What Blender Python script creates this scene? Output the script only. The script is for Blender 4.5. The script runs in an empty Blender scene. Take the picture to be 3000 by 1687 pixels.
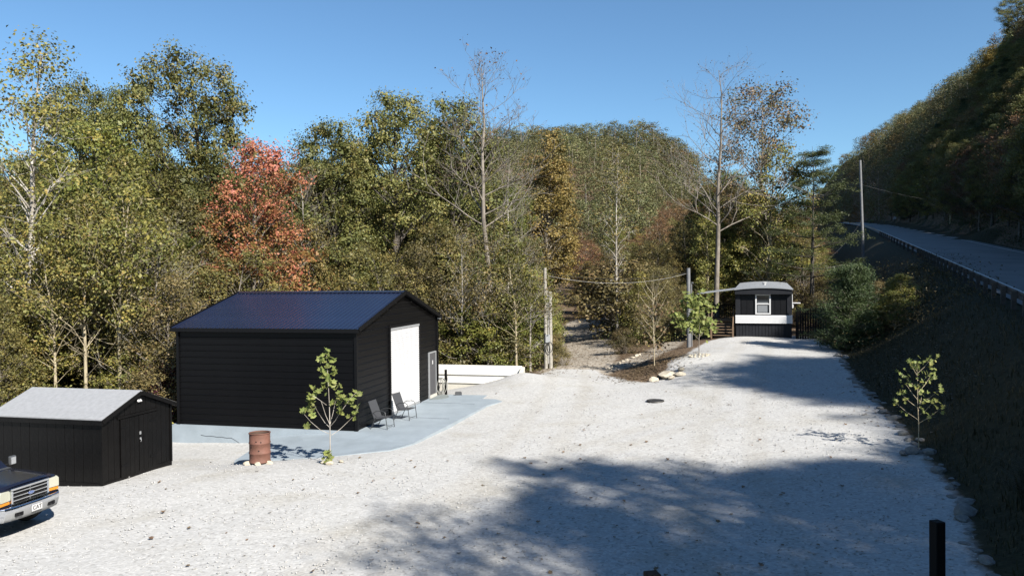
import bpy, bmesh, math, random
import numpy as np
from mathutils import Vector, Matrix

scene = bpy.context.scene
COL = scene.collection
PI = math.pi
rad = math.radians

# ------------------------------------------------------------------ camera, sky, sun, exposure
cam_data = bpy.data.cameras.new('camera')
cam_data.sensor_width = 36.0
cam_data.lens = 27.0
cam_data.clip_start = 0.1
cam_data.clip_end = 3000.0
cam = bpy.data.objects.new('camera', cam_data)
COL.objects.link(cam)
_p = math.atan((843.5 - 815.0) / 2250.0)
_a = rad(0.54)
F = Vector((0, math.cos(_p), -math.sin(_p)))
R0 = Vector((1, 0, 0)); U0 = Vector((0, math.sin(_p), math.cos(_p)))
R_ = R0 * math.cos(_a) - U0 * math.sin(_a)
U_ = U0 * math.cos(_a) + R0 * math.sin(_a)
cm = Matrix.Identity(4)
for i in range(3):
    cm[i][0] = R_[i]; cm[i][1] = U_[i]; cm[i][2] = -F[i]
cm[0][3], cm[1][3], cm[2][3] = 0, 0, 5.2
cam.matrix_world = cm
scene.camera = cam

SUN_EL = rad(37.0)
SUN_TO = Vector((0.62, -0.785, 0)).normalized()
world = bpy.data.worlds.new('World')
scene.world = world
world.use_nodes = True
wn = world.node_tree.nodes; wl = world.node_tree.links
bg = wn['Background']
sky = wn.new('ShaderNodeTexSky')
sky.sky_type = 'NISHITA'
sky.sun_disc = False
sky.sun_elevation = SUN_EL
sky.sun_rotation = math.atan2(SUN_TO.x, SUN_TO.y)
sky.altitude = 300
sky.air_density = 1.0
sky.dust_density = 0.1
sky.ozone_density = 2.5
wb = wn.new('ShaderNodeMix'); wb.data_type = 'RGBA'; wb.blend_type = 'MULTIPLY'; wb.inputs[0].default_value = 1.0
wb.inputs[7].default_value = (.84, 1.08, 1.19, 1)          # the camera's white balance, over the whole sky
wl.new(sky.outputs[0], wb.inputs[6]); wl.new(wb.outputs[2], bg.inputs[0])
bg.inputs[1].default_value = 0.054

sun_d = bpy.data.lights.new('sun', 'SUN')
sun_d.energy = 5.0
sun_d.angle = rad(0.53)
sun_d.color = (1.0, 0.95, 0.87)
sun = bpy.data.objects.new('sun', sun_d)
COL.objects.link(sun)
_d = Vector((-SUN_TO.x * math.cos(SUN_EL), -SUN_TO.y * math.cos(SUN_EL), -math.sin(SUN_EL)))
sun.rotation_euler = _d.to_track_quat('-Z', 'Y').to_euler()
sun.location = (60, -80, 90)

scene.view_settings.view_transform = 'Standard'
scene.view_settings.look = 'None'
scene.view_settings.exposure = 1.22
scene.view_settings.gamma = 1.0
scene.view_settings.use_curve_mapping = False

# ------------------------------------------------------------------ materials
def new_mat(name):
    m = bpy.data.materials.new(name); m.use_nodes = True
    nt = m.node_tree
    return m, nt, nt.nodes['Principled BSDF']

def setin(node, name, v):
    if name in node.inputs: node.inputs[name].default_value = v

def plain(name, col, rough=0.6, metal=0.0, noise=0.0, nscale=6.0, bump=0.0, bscale=40.0, spec=0.5, col2=None):
    m, nt, b = new_mat(name)
    setin(b, 'Roughness', rough); setin(b, 'Metallic', metal); setin(b, 'Specular IOR Level', spec)
    c = (*col, 1)
    if noise > 0 or col2:
        tc = nt.nodes.new('ShaderNodeTexCoord')
        n = nt.nodes.new('ShaderNodeTexNoise'); n.inputs['Scale'].default_value = nscale; n.inputs['Detail'].default_value = 6
        n.inputs['Roughness'].default_value = 0.65
        nt.links.new(tc.outputs['Object'], n.inputs['Vector'])
        r = nt.nodes.new('ShaderNodeValToRGB')
        r.color_ramp.elements[0].position = 0.3; r.color_ramp.elements[1].position = 0.7
        if col2:
            r.color_ramp.elements[0].color = c; r.color_ramp.elements[1].color = (*col2, 1)
        else:
            r.color_ramp.elements[0].color = tuple(max(0, x * (1 - noise)) for x in col) + (1,)
            r.color_ramp.elements[1].color = tuple(min(1, x * (1 + noise)) for x in col) + (1,)
        nt.links.new(n.outputs['Fac'], r.inputs['Fac'])
        nt.links.new(r.outputs['Color'], b.inputs['Base Color'])
    else:
        b.inputs['Base Color'].default_value = c
    if bump > 0:
        tc2 = nt.nodes.new('ShaderNodeTexCoord')
        n2 = nt.nodes.new('ShaderNodeTexNoise'); n2.inputs['Scale'].default_value = bscale; n2.inputs['Detail'].default_value = 4
        nt.links.new(tc2.outputs['Object'], n2.inputs['Vector'])
        bp = nt.nodes.new('ShaderNodeBump'); bp.inputs['Strength'].default_value = bump; bp.inputs['Distance'].default_value = 0.02
        nt.links.new(n2.outputs['Fac'], bp.inputs['Height'])
        nt.links.new(bp.outputs['Normal'], b.inputs['Normal'])
    return m

def leaf_mat(name, stops, tint=0.12, trans=0.2, zgrad=None):
    """foliage: each loose leaf takes its own colour along the ramp, each tree a slight tint of its own"""
    m, nt, b = new_mat(name)
    N = nt.nodes.new; L = nt.links.new
    geo = N('ShaderNodeNewGeometry')
    r = N('ShaderNodeValToRGB')
    els = r.color_ramp.elements
    while len(els) > 1: els.remove(els[-1])
    els[0].position = stops[0][0]; els[0].color = (*stops[0][1], 1)
    for p_, c_ in stops[1:]:
        e = els.new(p_); e.color = (*c_, 1)
    src = geo.outputs['Random Per Island']
    # clumps: low-frequency noise shifts the colour so whole sprays differ
    tc = N('ShaderNodeTexCoord')
    nz = N('ShaderNodeTexNoise'); nz.inputs['Scale'].default_value = 0.7; nz.inputs['Detail'].default_value = 2
    L(tc.outputs['Object'], nz.inputs['Vector'])
    ad = N('ShaderNodeMath'); ad.operation = 'MULTIPLY_ADD'
    L(nz.outputs['Fac'], ad.inputs[0]); ad.inputs[1].default_value = 1.3; ad.inputs[2].default_value = -0.65
    sm = N('ShaderNodeMath'); sm.operation = 'MULTIPLY_ADD'
    L(src, sm.inputs[0]); sm.inputs[1].default_value = 0.5
    L(ad.outputs[0], sm.inputs[2])
    off = N('ShaderNodeMath'); off.operation = 'ADD'; off.inputs[1].default_value = 0.24
    L(sm.outputs[0], off.inputs[0])
    fac = off.outputs[0]
    if zgrad:                                   # leaves turn from the top of the crown downwards
        sep = N('ShaderNodeSeparateXYZ'); L(tc.outputs['Object'], sep.inputs[0])
        mp = N('ShaderNodeMapRange'); mp.inputs[1].default_value = zgrad[0]; mp.inputs[2].default_value = zgrad[1]
        mp.inputs[3].default_value = zgrad[2]; mp.inputs[4].default_value = zgrad[3]
        L(sep.outputs['Z'], mp.inputs[0])
        a2 = N('ShaderNodeMath'); a2.operation = 'ADD'; L(fac, a2.inputs[0]); L(mp.outputs[0], a2.inputs[1]); fac = a2.outputs[0]
    cl = N('ShaderNodeClamp'); L(fac, cl.inputs[0])
    L(cl.outputs[0], r.inputs['Fac'])
    oi = N('ShaderNodeObjectInfo')
    hs = N('ShaderNodeHueSaturation')
    mr = N('ShaderNodeMapRange'); mr.inputs[3].default_value = 1 - tint * 2.2; mr.inputs[4].default_value = 1 + tint * 2.2
    L(oi.outputs['Random'], mr.inputs[0]); L(mr.outputs[0], hs.inputs['Value'])
    mh = N('ShaderNodeMapRange'); mh.inputs[3].default_value = 0.5 - tint * 0.13; mh.inputs[4].default_value = 0.5 + tint * 0.10
    ml = N('ShaderNodeMath'); ml.operation = 'FRACT'
    mm = N('ShaderNodeMath'); mm.operation = 'MULTIPLY'; mm.inputs[1].default_value = 7.31
    L(oi.outputs['Random'], mm.inputs[0]); L(mm.outputs[0], ml.inputs[0]); L(ml.outputs[0], mh.inputs[0]); L(mh.outputs[0], hs.inputs['Hue'])
    L(r.outputs['Color'], hs.inputs['Color'])
    L(hs.outputs['Color'], b.inputs['Base Color'])
    setin(b, 'Roughness', 0.55); setin(b, 'Specular IOR Level', 0.35)
    tr = N('ShaderNodeBsdfTranslucent'); L(hs.outputs['Color'], tr.inputs['Color'])
    mx = N('ShaderNodeMixShader'); mx.inputs[0].default_value = trans
    L(b.outputs[0], mx.inputs[1]); L(tr.outputs[0], mx.inputs[2])
    L(mx.outputs[0], nt.nodes['Material Output'].inputs['Surface'])
    return m

def bark_mat(name, c1, c2, scale=3.0):
    m, nt, b = new_mat(name)
    N = nt.nodes.new; L = nt.links.new
    tc = N('ShaderNodeTexCoord'); mp = N('ShaderNodeMapping'); mp.inputs['Scale'].default_value = (1, 1, 0.35)
    L(tc.outputs['Object'], mp.inputs[0])
    n = N('ShaderNodeTexNoise'); n.inputs['Scale'].default_value = scale; n.inputs['Detail'].default_value = 7; n.inputs['Roughness'].default_value = 0.7
    L(mp.outputs[0], n.inputs['Vector'])
    r = N('ShaderNodeValToRGB'); r.color_ramp.elements[0].position = 0.36; r.color_ramp.elements[1].position = 0.62
    r.color_ramp.elements[0].color = (*c1, 1); r.color_ramp.elements[1].color = (*c2, 1)
    L(n.outputs['Fac'], r.inputs['Fac']); L(r.outputs['Color'], b.inputs['Base Color'])
    bp = N('ShaderNodeBump'); bp.inputs['Strength'].default_value = 0.6; bp.inputs['Distance'].default_value = 0.03
    L(n.outputs['Fac'], bp.inputs['Height']); L(bp.outputs['Normal'], b.inputs['Normal'])
    setin(b, 'Roughness', 0.85)
    return m

M = {}
M['leaf_oak'] = leaf_mat('leaf_oak', [(0, (0.052, 0.066, 0.020)), (.45, (0.110, 0.118, 0.034)), (.8, (0.185, 0.163, 0.048)), (1, (0.224, 0.150, 0.055))])
M['leaf_olive'] = leaf_mat('leaf_olive', [(0, (0.059, 0.061, 0.022)), (.4, (0.112, 0.100, 0.032)), (.75, (0.185, 0.140, 0.044)), (1, (0.238, 0.152, 0.061))])
M['leaf_green'] = leaf_mat('leaf_green', [(0, (0.058, 0.076, 0.018)), (.5, (0.126, 0.141, 0.030)), (.85, (0.216, 0.189, 0.042)), (1, (0.288, 0.194, 0.050))])
M['leaf_yellow'] = leaf_mat('leaf_yellow', [(0, (0.066, 0.080, 0.022)), (.4, (0.132, 0.134, 0.034)), (.75, (0.226, 0.188, 0.048)), (1, (0.317, 0.204, 0.066))])
M['leaf_burgundy'] = leaf_mat('leaf_burgundy', [(0, (.05, .015, .02)), (.5, (.11, .03, .04)), (1, (.16, .07, .05))])
M['leaf_red'] = leaf_mat('leaf_red', [(0, (.085, .095, .026)), (.25, (.17, .125, .035)), (.48, (.30, .14, .055)), (.75, (.38, .125, .075)), (1, (.44, .17, .12))],
                         tint=0.04, zgrad=(2.0, 11.5, -0.42, 0.22))
M['leaf_orange'] = leaf_mat('leaf_orange', [(0, (.09, .085, .025)), (.4, (.18, .145, .04)), (.75, (.27, .195, .055)), (1, (.31, .22, .07))])
M['leaf_brown'] = leaf_mat('leaf_brown', [(0, (.075, .05, .022)), (.5, (.15, .09, .04)), (.85, (.22, .115, .055)), (1, (.20, .14, .06))])
M['leaf_dull'] = leaf_mat('leaf_dull', [(0, (0.057, 0.057, 0.023)), (.5, (0.115, 0.098, 0.034)), (.85, (0.172, 0.132, 0.052)), (1, (0.218, 0.149, 0.069))])
M['leaf_pine'] = leaf_mat('leaf_pine', [(0, (.014, .026, .010)), (.6, (.032, .050, .016)), (1, (.06, .072, .022))], trans=0.2)  # leaf colour darkened to deepen the shade of the hillside
M['leaf_scrub'] = leaf_mat('leaf_scrub', [(0, (.035, .05, .018)), (.6, (.075, .092, .03)), (1, (.13, .125, .045))], trans=0.25)
M['leaf_young_pine'] = leaf_mat('leaf_young_pine', [(0, (.028, .05, .02)), (.6, (.058, .088, .03)), (1, (.11, .13, .045))], trans=0.2)
M['leaf_sapling'] = leaf_mat('leaf_sapling', [(0, (.095, .13, .032)), (.5, (.17, .205, .055)), (.82, (.25, .26, .085)), (.93, (.34, .27, .07)), (1, (.28, .17, .06))], tint=0.10, trans=0.4)
M['leaf_rusty'] = leaf_mat('leaf_rusty', [(0, (.05, .06, .02)), (.4, (.10, .085, .035)), (.8, (.18, .10, .06)), (1, (.22, .15, .08))])
M['leaf_far'] = leaf_mat('leaf_far', [(0, (0.067, 0.079, 0.033)), (.5, (0.116, 0.121, 0.050)), (.8, (0.164, 0.143, 0.061)), (1, (0.218, 0.143, 0.066))], tint=0.16)
M['leaf_far_rust'] = leaf_mat('leaf_far_rust', [(0, (.09, .08, .03)), (.5, (.17, .12, .04)), (1, (.24, .14, .055))], tint=0.14)
M['leaf_dry'] = leaf_mat('leaf_dry', [(0, (.07, .05, .032)), (.5, (.14, .095, .055)), (1, (.21, .145, .085))], trans=0.15)
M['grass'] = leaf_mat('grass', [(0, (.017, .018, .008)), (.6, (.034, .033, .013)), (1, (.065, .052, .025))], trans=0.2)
M['bark'] = bark_mat('bark', (.075, .062, .05), (.20, .175, .145))
M['bark_dark'] = bark_mat('bark_dark', (.035, .03, .025), (.10, .085, .07))
M['bark_pale'] = bark_mat('bark_pale', (.15, .13, .105), (.42, .39, .35), 2.2)
M['bark_tan'] = bark_mat('bark_tan', (.17, .14, .09), (.36, .31, .21), 4.0)
M['twig'] = plain('twig', (.17, .15, .13), 0.9, noise=.25, nscale=1.0)
M['twig_pale'] = plain('twig_pale', (.22, .195, .165), 0.9, noise=.25, nscale=1.0)

M['black_metal'] = plain('black_metal', (.0022, .0022, .0027), 0.42, noise=.15, nscale=2.0, spec=.16)
M['roof_metal'] = plain('roof_metal', (.008, .011, .028), 0.2, noise=.15, nscale=1.5, spec=.8, bump=.03, bscale=1.2)
M['black_trim'] = plain('black_trim', (.0025, .0025, .003), 0.5, spec=.2)
M['white_door'] = plain('white_door', (.46, .46, .465), 0.4, noise=.03, nscale=3)
M['grey_metal'] = plain('grey_metal', (.30, .31, .32), 0.45, metal=.3)
M['chrome'] = plain('chrome', (.72, .74, .77), 0.12, metal=1.0, noise=.06, nscale=4)
M['galv'] = plain('galv', (.36, .37, .38), 0.5, metal=.6, noise=.15, nscale=3)
M['char_door'] = plain('char_door', (.055, .055, .06), 0.5)
M['white_paint'] = plain('white_paint', (.50, .50, .50), 0.5, noise=.04, nscale=3)
M['wall_white'] = plain('wall_white', (.66, .65, .61), 0.75, noise=.05, nscale=1.3, bump=.15, bscale=14)
M['wall_cream'] = plain('wall_cream', (.40, .385, .34), 0.85, noise=.10, nscale=1.5, bump=.2, bscale=14)
M['pad_blue'] = plain('pad_blue', (.225, .262, .292), 0.62, noise=.10, nscale=1.6, bump=.06, bscale=30)
M['crack'] = plain('crack', (.05, .06, .07), 0.9)
M['mat_rubber'] = plain('mat_rubber', (.15, .17, .17), 0.9, noise=.2, nscale=30)
M['shed_wood'] = plain('shed_wood', (.0030, .0027, .0027), 0.4, noise=.4, nscale=3, bump=.35, bscale=14, spec=.2)
M['shed_roof'] = plain('shed_roof', (.225, .23, .24), 0.85, noise=.12, nscale=9, bump=.25, bscale=60)
M['rust'] = plain('rust', (.15, .066, .048), 0.75, col2=(.085, .036, .022), nscale=4.5, bump=.25, bscale=25)
M['rust_inner'] = plain('rust_inner', (.06, .035, .025), 0.9, noise=.3)
M['black'] = plain('black', (.006, .006, .007), 0.6, spec=.2)
M['rock'] = plain('rock', (.36, .32, .25), 0.9, noise=.22, nscale=5, bump=.5, bscale=9)
M['rock_grey'] = plain('rock_grey', (.15, .145, .135), 0.9, noise=.25, nscale=5, bump=.5, bscale=9)
M['truck_paint'] = plain('truck_paint', (.007, .008, .016), 0.2, spec=.55)
M['glass_dark'] = plain('glass_dark', (.02, .025, .03), 0.06, spec=.7)
M['glass_screen'] = plain('glass_screen', (.16, .18, .17), 0.08, spec=.7)
M['lens_cream'] = plain('lens_cream', (.33, .33, .27), 0.22)
M['lens_amber'] = plain('lens_amber', (.45, .17, .012), 0.25)
M['plastic_grey'] = plain('plastic_grey', (.045, .047, .05), 0.5)
M['valance'] = plain('valance', (.20, .205, .21), 0.5)
M['tyre'] = plain('tyre', (.018, .018, .018), 0.85)
M['badge_blue'] = plain('badge_blue', (.03, .07, .22), 0.3)
M['mh_black'] = plain('mh_black', (.005, .005, .006), 0.5, spec=.2, noise=.25, nscale=2.5)
M['mh_char'] = plain('mh_char', (.012, .013, .016), 0.6, spec=.2, noise=.2, nscale=3)
M['mh_roof'] = plain('mh_roof', (.21, .22, .235), 0.55, noise=.12, nscale=1.5)
M['blind'] = plain('blind', (.16, .17, .18), 0.6)
M['deck_wood'] = plain('deck_wood', (.13, .085, .05), 0.8, noise=.3, nscale=5, bump=.2, bscale=20)
M['rail_black'] = plain('rail_black', (.005, .0045, .0045), 0.65, spec=.12)
M['pole_wood'] = plain('pole_wood', (.25, .235, .205), 0.85, noise=.3, nscale=5, bump=.3, bscale=25)
M['pole_grey'] = plain('pole_grey', (.13, .133, .14), 0.75, noise=.2, nscale=4, bump=.2, bscale=25)
M['cable'] = plain('cable', (.03, .03, .03), 0.6)
M['cable_pale'] = plain('cable_pale', (.35, .34, .32), 0.6)
M['hose'] = plain('hose', (.22, .22, .20), 0.55, noise=.3, nscale=8)
M['chair_frame'] = plain('chair_frame', (.05, .052, .055), 0.4, metal=.4)
M['chair_sling'] = plain('chair_sling', (.035, .037, .042), 0.7)
M['lid'] = plain('lid', (.035, .033, .03), 0.6, metal=.3, noise=.3, nscale=12)
M['guard'] = plain('guard', (.06, .063, .068), 0.55, metal=.4, noise=.25, nscale=2)
M['guard_post'] = plain('guard_post', (.04, .037, .034), 0.85, noise=.3, nscale=5)
M['line_white'] = plain('line_white', (.60, .60, .57), 0.7, noise=.2, nscale=5)
M['line_yellow'] = plain('line_yellow', (.50, .36, .08), 0.7, noise=.2, nscale=5)
M['sign_white'] = plain('sign_white', (.42, .42, .42), 0.4)
M['lettering'] = plain('lettering', (.01, .01, .01), 0.5)

# asphalt
m, nt, b = new_mat('asphalt')
N = nt.nodes.new; L = nt.links.new
tc = N('ShaderNodeTexCoord')
n1 = N('ShaderNodeTexNoise'); n1.inputs['Scale'].default_value = 0.35; n1.inputs['Detail'].default_value = 5
n2 = N('ShaderNodeTexNoise'); n2.inputs['Scale'].default_value = 25; n2.inputs['Detail'].default_value = 3
L(tc.outputs['Object'], n1.inputs['Vector']); L(tc.outputs['Object'], n2.inputs['Vector'])
mx = N('ShaderNodeMath'); mx.operation = 'MULTIPLY_ADD'; mx.inputs[1].default_value = 0.5
L(n2.outputs['Fac'], mx.inputs[0]); L(n1.outputs['Fac'], mx.inputs[2])
r = N('ShaderNodeValToRGB'); r.color_ramp.elements[0].position = .5; r.color_ramp.elements[1].position = 1.0
r.color_ramp.elements[0].color = (.11, .11, .11, 1); r.color_ramp.elements[1].color = (.18, .178, .175, 1)
L(mx.outputs[0], r.inputs['Fac']); L(r.outputs['Color'], b.inputs['Base Color']); setin(b, 'Roughness', .8)
M['asphalt'] = m

# ground: gravel / dirt / leaf litter / grass mixed by what grows or lies where (attributes), edges broken by noise
m, nt, b = new_mat('ground')
N = nt.nodes.new; L = nt.links.new
tc = N('ShaderNodeTexCoord')
def noise(scale, detail=5, rough=.6):
    n = N('ShaderNodeTexNoise'); n.inputs['Scale'].default_value = scale; n.inputs['Detail'].default_value = detail
    n.inputs['Roughness'].default_value = rough; L(tc.outputs['Object'], n.inputs['Vector']); return n.outputs['Fac']
def ramp(fac, stops):
    r = N('ShaderNodeValToRGB'); e = r.color_ramp.elements
    e[0].position = stops[0][0]; e[0].color = (*stops[0][1], 1); e[1].position = stops[-1][0]; e[1].color = (*stops[-1][1], 1)
    for p_, c_ in stops[1:-1]:
        q = e.new(p_); q.color = (*c_, 1)
    L(fac, r.inputs['Fac']); return r.outputs['Color']
def mixc(fac, a, b_, mode='MIX'):
    mm = N('ShaderNodeMix'); mm.data_type = 'RGBA'; mm.blend_type = mode
    if isinstance(fac, float): mm.inputs[0].default_value = fac
    else: L(fac, mm.inputs[0])
    L(a, mm.inputs[6]); L(b_, mm.inputs[7]); return mm.outputs[2]
def maskn(attr, nsc, amount, lo=.42, hi=.58):
    at = N('ShaderNodeAttribute'); at.attribute_name = attr
    a1 = N('ShaderNodeMath'); a1.operation = 'MULTIPLY_ADD'; a1.inputs[1].default_value = amount; a1.inputs[2].default_value = -amount / 2
    L(noise(nsc, 5, .7), a1.inputs[0])
    a2 = N('ShaderNodeMath'); a2.operation = 'ADD'; L(at.outputs['Fac'], a2.inputs[0]); L(a1.outputs[0], a2.inputs[1])
    mr = N('ShaderNodeMapRange'); mr.inputs[1].default_value = lo; mr.inputs[2].default_value = hi; L(a2.outputs[0], mr.inputs[0])
    return mr.outputs[0]
vor = N('ShaderNodeTexVoronoi'); vor.inputs['Scale'].default_value = 17.0; L(tc.outputs['Object'], vor.inputs['Vector'])
sepv = N('ShaderNodeSeparateColor'); L(vor.outputs['Color'], sepv.inputs[0])
stone = ramp(sepv.outputs[0], [(0, (.27, .266, .258)), (.10, (.338, .335, .326)), (.7, (.378, .375, .367)), (1, (.435, .432, .423))])
patch = ramp(noise(.45, 6, .6), [(.30, (.86, .835, .78)), (.46, (.985, .98, .97)), (.7, (1, 1, 1))])
patch2 = ramp(noise(3.2, 5, .7), [(.30, (.92, .915, .905)), (.46, (1, 1, 1)), (.6, (1, 1, 1))])
gravel = mixc(1.0, mixc(1.0, stone, patch, 'MULTIPLY'), patch2, 'MULTIPLY')
litter = ramp(noise(9, 6, .75), [(.30, (.035, .025, .016)), (.5, (.10, .07, .045)), (.62, (.17, .12, .08)), (.72, (.25, .19, .13))])
dirt = ramp(noise(2.2, 6, .7), [(.3, (.16, .13, .10)), (.5, (.27, .235, .19)), (.7, (.34, .31, .265))])
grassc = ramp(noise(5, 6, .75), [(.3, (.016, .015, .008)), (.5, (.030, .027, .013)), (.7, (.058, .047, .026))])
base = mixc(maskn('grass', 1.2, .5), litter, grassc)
base = mixc(maskn('dirt', 1.6, .7, .35, .65), base, dirt)
gravel = mixc(maskn('lane', .9, .9, .45, 1.9), gravel, mixc(1.0, gravel, ramp(noise(1.4, 5, .6), [(.3, (.80, .755, .68)), (.7, (.95, .93, .89))]), 'MULTIPLY'))
gm = maskn('gravel', 2.2, .45, .40, .60)
base = mixc(gm, base, gravel)
L(base, b.inputs['Base Color']); setin(b, 'Roughness', .95); setin(b, 'Specular IOR Level', .15)
bp1 = N('ShaderNodeBump'); bp1.inputs['Strength'].default_value = .28; bp1.inputs['Distance'].default_value = .03
L(vor.outputs['Distance'], bp1.inputs['Height']); bp1.invert = True
bp2 = N('ShaderNodeBump'); bp2.inputs['Strength'].default_value = .25; bp2.inputs['Distance'].default_value = .06
L(noise(2.6, 7, .65), bp2.inputs['Height']); L(bp1.outputs['Normal'], bp2.inputs['Normal'])
L(bp2.outputs['Normal'], b.inputs['Normal'])
M['ground'] = m

# ------------------------------------------------------------------ helpers
def obj(name, mesh, parent=None, loc=(0, 0, 0), rotz=0.0):
    o = bpy.data.objects.new(name, mesh); COL.objects.link(o)
    o.location = loc; o.rotation_euler = (0, 0, rotz)
    if parent: o.parent = parent
    return o

def tag(o, label=None, cat=None, group=None, kind=None):
    if label: o['label'] = label
    if cat: o['category'] = cat
    if group: o['group'] = group
    if kind: o['kind'] = kind
    return o

def thing(name, label, cat, loc=(0, 0, 0), rotz=0.0, group=None):
    o = obj(name, None, None, loc, rotz)
    o.empty_display_size = .2
    return tag(o, label, cat, group)

def mesh_np(name, V, Fq, mats, midx=None, smooth=False):
    """V (n,3), Fq (m,k) integer faces all of one size k"""
    V = np.asarray(V, np.float32); Fq = np.asarray(Fq, np.int32)
    me = bpy.data.meshes.new(name)
    k = Fq.shape[1]
    me.vertices.add(len(V)); me.vertices.foreach_set('co', V.ravel())
    me.loops.add(Fq.size); me.loops.foreach_set('vertex_index', Fq.ravel())
    me.polygons.add(len(Fq))
    me.polygons.foreach_set('loop_start', np.arange(0, Fq.size, k, dtype=np.int32))
    me.polygons.foreach_set('loop_total', np.full(len(Fq), k, np.int32))
    if midx is not None: me.polygons.foreach_set('material_index', np.asarray(midx, np.int32))
    if smooth: me.polygons.foreach_set('use_smooth', np.ones(len(Fq), bool))
    for mt in mats: me.materials.append(mt)
    me.update(calc_edges=True); me.validate()
    return me

class MB:
    """collects boxes, tubes, lathes and prisms; build() links them as ONE mesh object"""
    def __init__(s): s.v = []; s.f = []; s.sm = []
    def add(s, vs, fs, smooth=False):
        o = len(s.v); s.v += [tuple(v) for v in vs]
        for f in fs: s.f.append([i + o for i in f]); s.sm.append(smooth)
        return s
    def box(s, c, d, rot=None):
        x, y, z = d[0] / 2, d[1] / 2, d[2] / 2
        vs = [Vector(p) for p in ((-x, -y, -z), (x, -y, -z), (x, y, -z), (-x, y, -z), (-x, -y, z), (x, -y, z), (x, y, z), (-x, y, z))]
        if rot is not None: vs = [rot @ v for v in vs]
        vs = [v + Vector(c) for v in vs]
        return s.add(vs, [(0, 3, 2, 1), (4, 5, 6, 7), (0, 1, 5, 4), (1, 2, 6, 5), (2, 3, 7, 6), (3, 0, 4, 7)])
    def box2(s, a, b):
        return s.box([(a[i] + b[i]) / 2 for i in range(3)], [abs(b[i] - a[i]) for i in range(3)])
    def bar(s, a, b, w, h, up=(0, 0, 1)):
        a = Vector(a); b = Vector(b); d = (b - a); ln = d.length; d.normalize()
        u = Vector(up); sx = d.cross(u)
        if sx.length < 1e-4: sx = d.cross(Vector((1, 0, 0)))
        sx.normalize(); uy = sx.cross(d).normalized()
        rot = Matrix((sx, d, uy)).transposed()
        return s.box((a + b) / 2, (w, ln, h), rot)
    def tube(s, pts, r, n=6, cap=True, smooth=True):
        pts = [Vector(p) for p in pts]
        rs = r if isinstance(r, (list, tuple)) else [r] * len(pts)
        vs = []; fs = []
        prev = None
        for i, p in enumerate(pts):
            if i == 0: t = pts[1] - pts[0]
            elif i == len(pts) - 1: t = pts[-1] - pts[-2]
            else: t = pts[i + 1] - pts[i - 1]
            t.normalize()
            if prev is None:
                a = t.orthogonal().normalized()
            else:
                a = (prev - t * prev.dot(t))
                a = a.normalized() if a.length > 1e-5 else t.orthogonal().normalized()
            prev = a; bb = t.cross(a)
            for k in range(n):
                an = 2 * PI * k / n
                vs.append(p + (a * math.cos(an) + bb * math.sin(an)) * rs[i])
        for i in range(len(pts) - 1):
            for k in range(n):
                k2 = (k + 1) % n
                fs.append((i * n + k, i * n + k2, (i + 1) * n + k2, (i + 1) * n + k))
        s.add(vs, fs, smooth)
        if cap:
            m_ = len(pts) - 1
            s.add(vs[:n], [tuple(range(n))[::-1]]); s.add(vs[m_ * n:], [tuple(range(n))])
        return s
    def lathe(s, prof, n=24, c=(0, 0, 0), smooth=True):
        vs = []; fs = []
        for (r, z) in prof:
            for k in range(n):
                a = 2 * PI * k / n
                vs.append((c[0] + r * math.cos(a), c[1] + r * math.sin(a), c[2] + z))
        for i in range(len(prof) - 1):
            for k in range(n):
                k2 = (k + 1) % n
                fs.append((i * n + k, i * n + k2, (i + 1) * n + k2, (i + 1) * n + k))
        return s.add(vs, fs, smooth)
    def disc(s, r, z, n=24, c=(0, 0, 0)):
        return s.add([(c[0] + r * math.cos(2 * PI * k / n), c[1] + r * math.sin(2 * PI * k / n), c[2] + z) for k in range(n)], [tuple(range(n))])
    def prism(s, poly, a, b):
        """poly: list of 3D offsets, swept from vector a to vector b"""
        a = Vector(a); b = Vector(b); n = len(poly)
        vs = [Vector(p) + a for p in poly] + [Vector(p) + b for p in poly]
        fs = [tuple(range(n))[::-1], tuple(range(n, 2 * n))]
        fs += [(k, (k + 1) % n, n + (k + 1) % n, n + k) for k in range(n)]
        return s.add(vs, fs)
    def strip(s, A, B, smooth=False):
        n = len(A)
        return s.add(list(A) + list(B), [(i, i + 1, n + i + 1, n + i) for i in range(n - 1)], smooth)
    def mesh(s, name, mat):
        me = bpy.data.meshes.new(name)
        me.from_pydata(s.v, [], s.f)
        if mat: me.materials.append(mat)
        me.polygons.foreach_set('use_smooth', s.sm)
        bm = bmesh.new(); bm.from_mesh(me)
        bmesh.ops.recalc_face_normals(bm, faces=bm.faces)
        bm.to_mesh(me); bm.free()
        me.update()
        return me
    def build(s, name, mat, parent=None, loc=(0, 0, 0), rotz=0.0, bevel=0.0):
        o = obj(name, s.mesh(name, mat), parent, loc, rotz)
        if bevel > 0:
            md = o.modifiers.new('bevel', 'BEVEL'); md.width = bevel; md.segments = 2; md.limit_method = 'ANGLE'
        return o

def text_mesh(name, body, size, mat, extrude=.002):
    cu = bpy.data.curves.new(name, 'FONT'); cu.body = body; cu.size = size; cu.extrude = extrude
    cu.align_x = 'CENTER'; cu.align_y = 'CENTER'
    tmp = bpy.data.objects.new(name, cu); COL.objects.link(tmp)
    dg = bpy.context.evaluated_depsgraph_get()
    me = bpy.data.meshes.new_from_object(tmp.evaluated_get(dg))
    bpy.data.objects.remove(tmp); me.materials.clear(); me.materials.append(mat)
    return me

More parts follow.
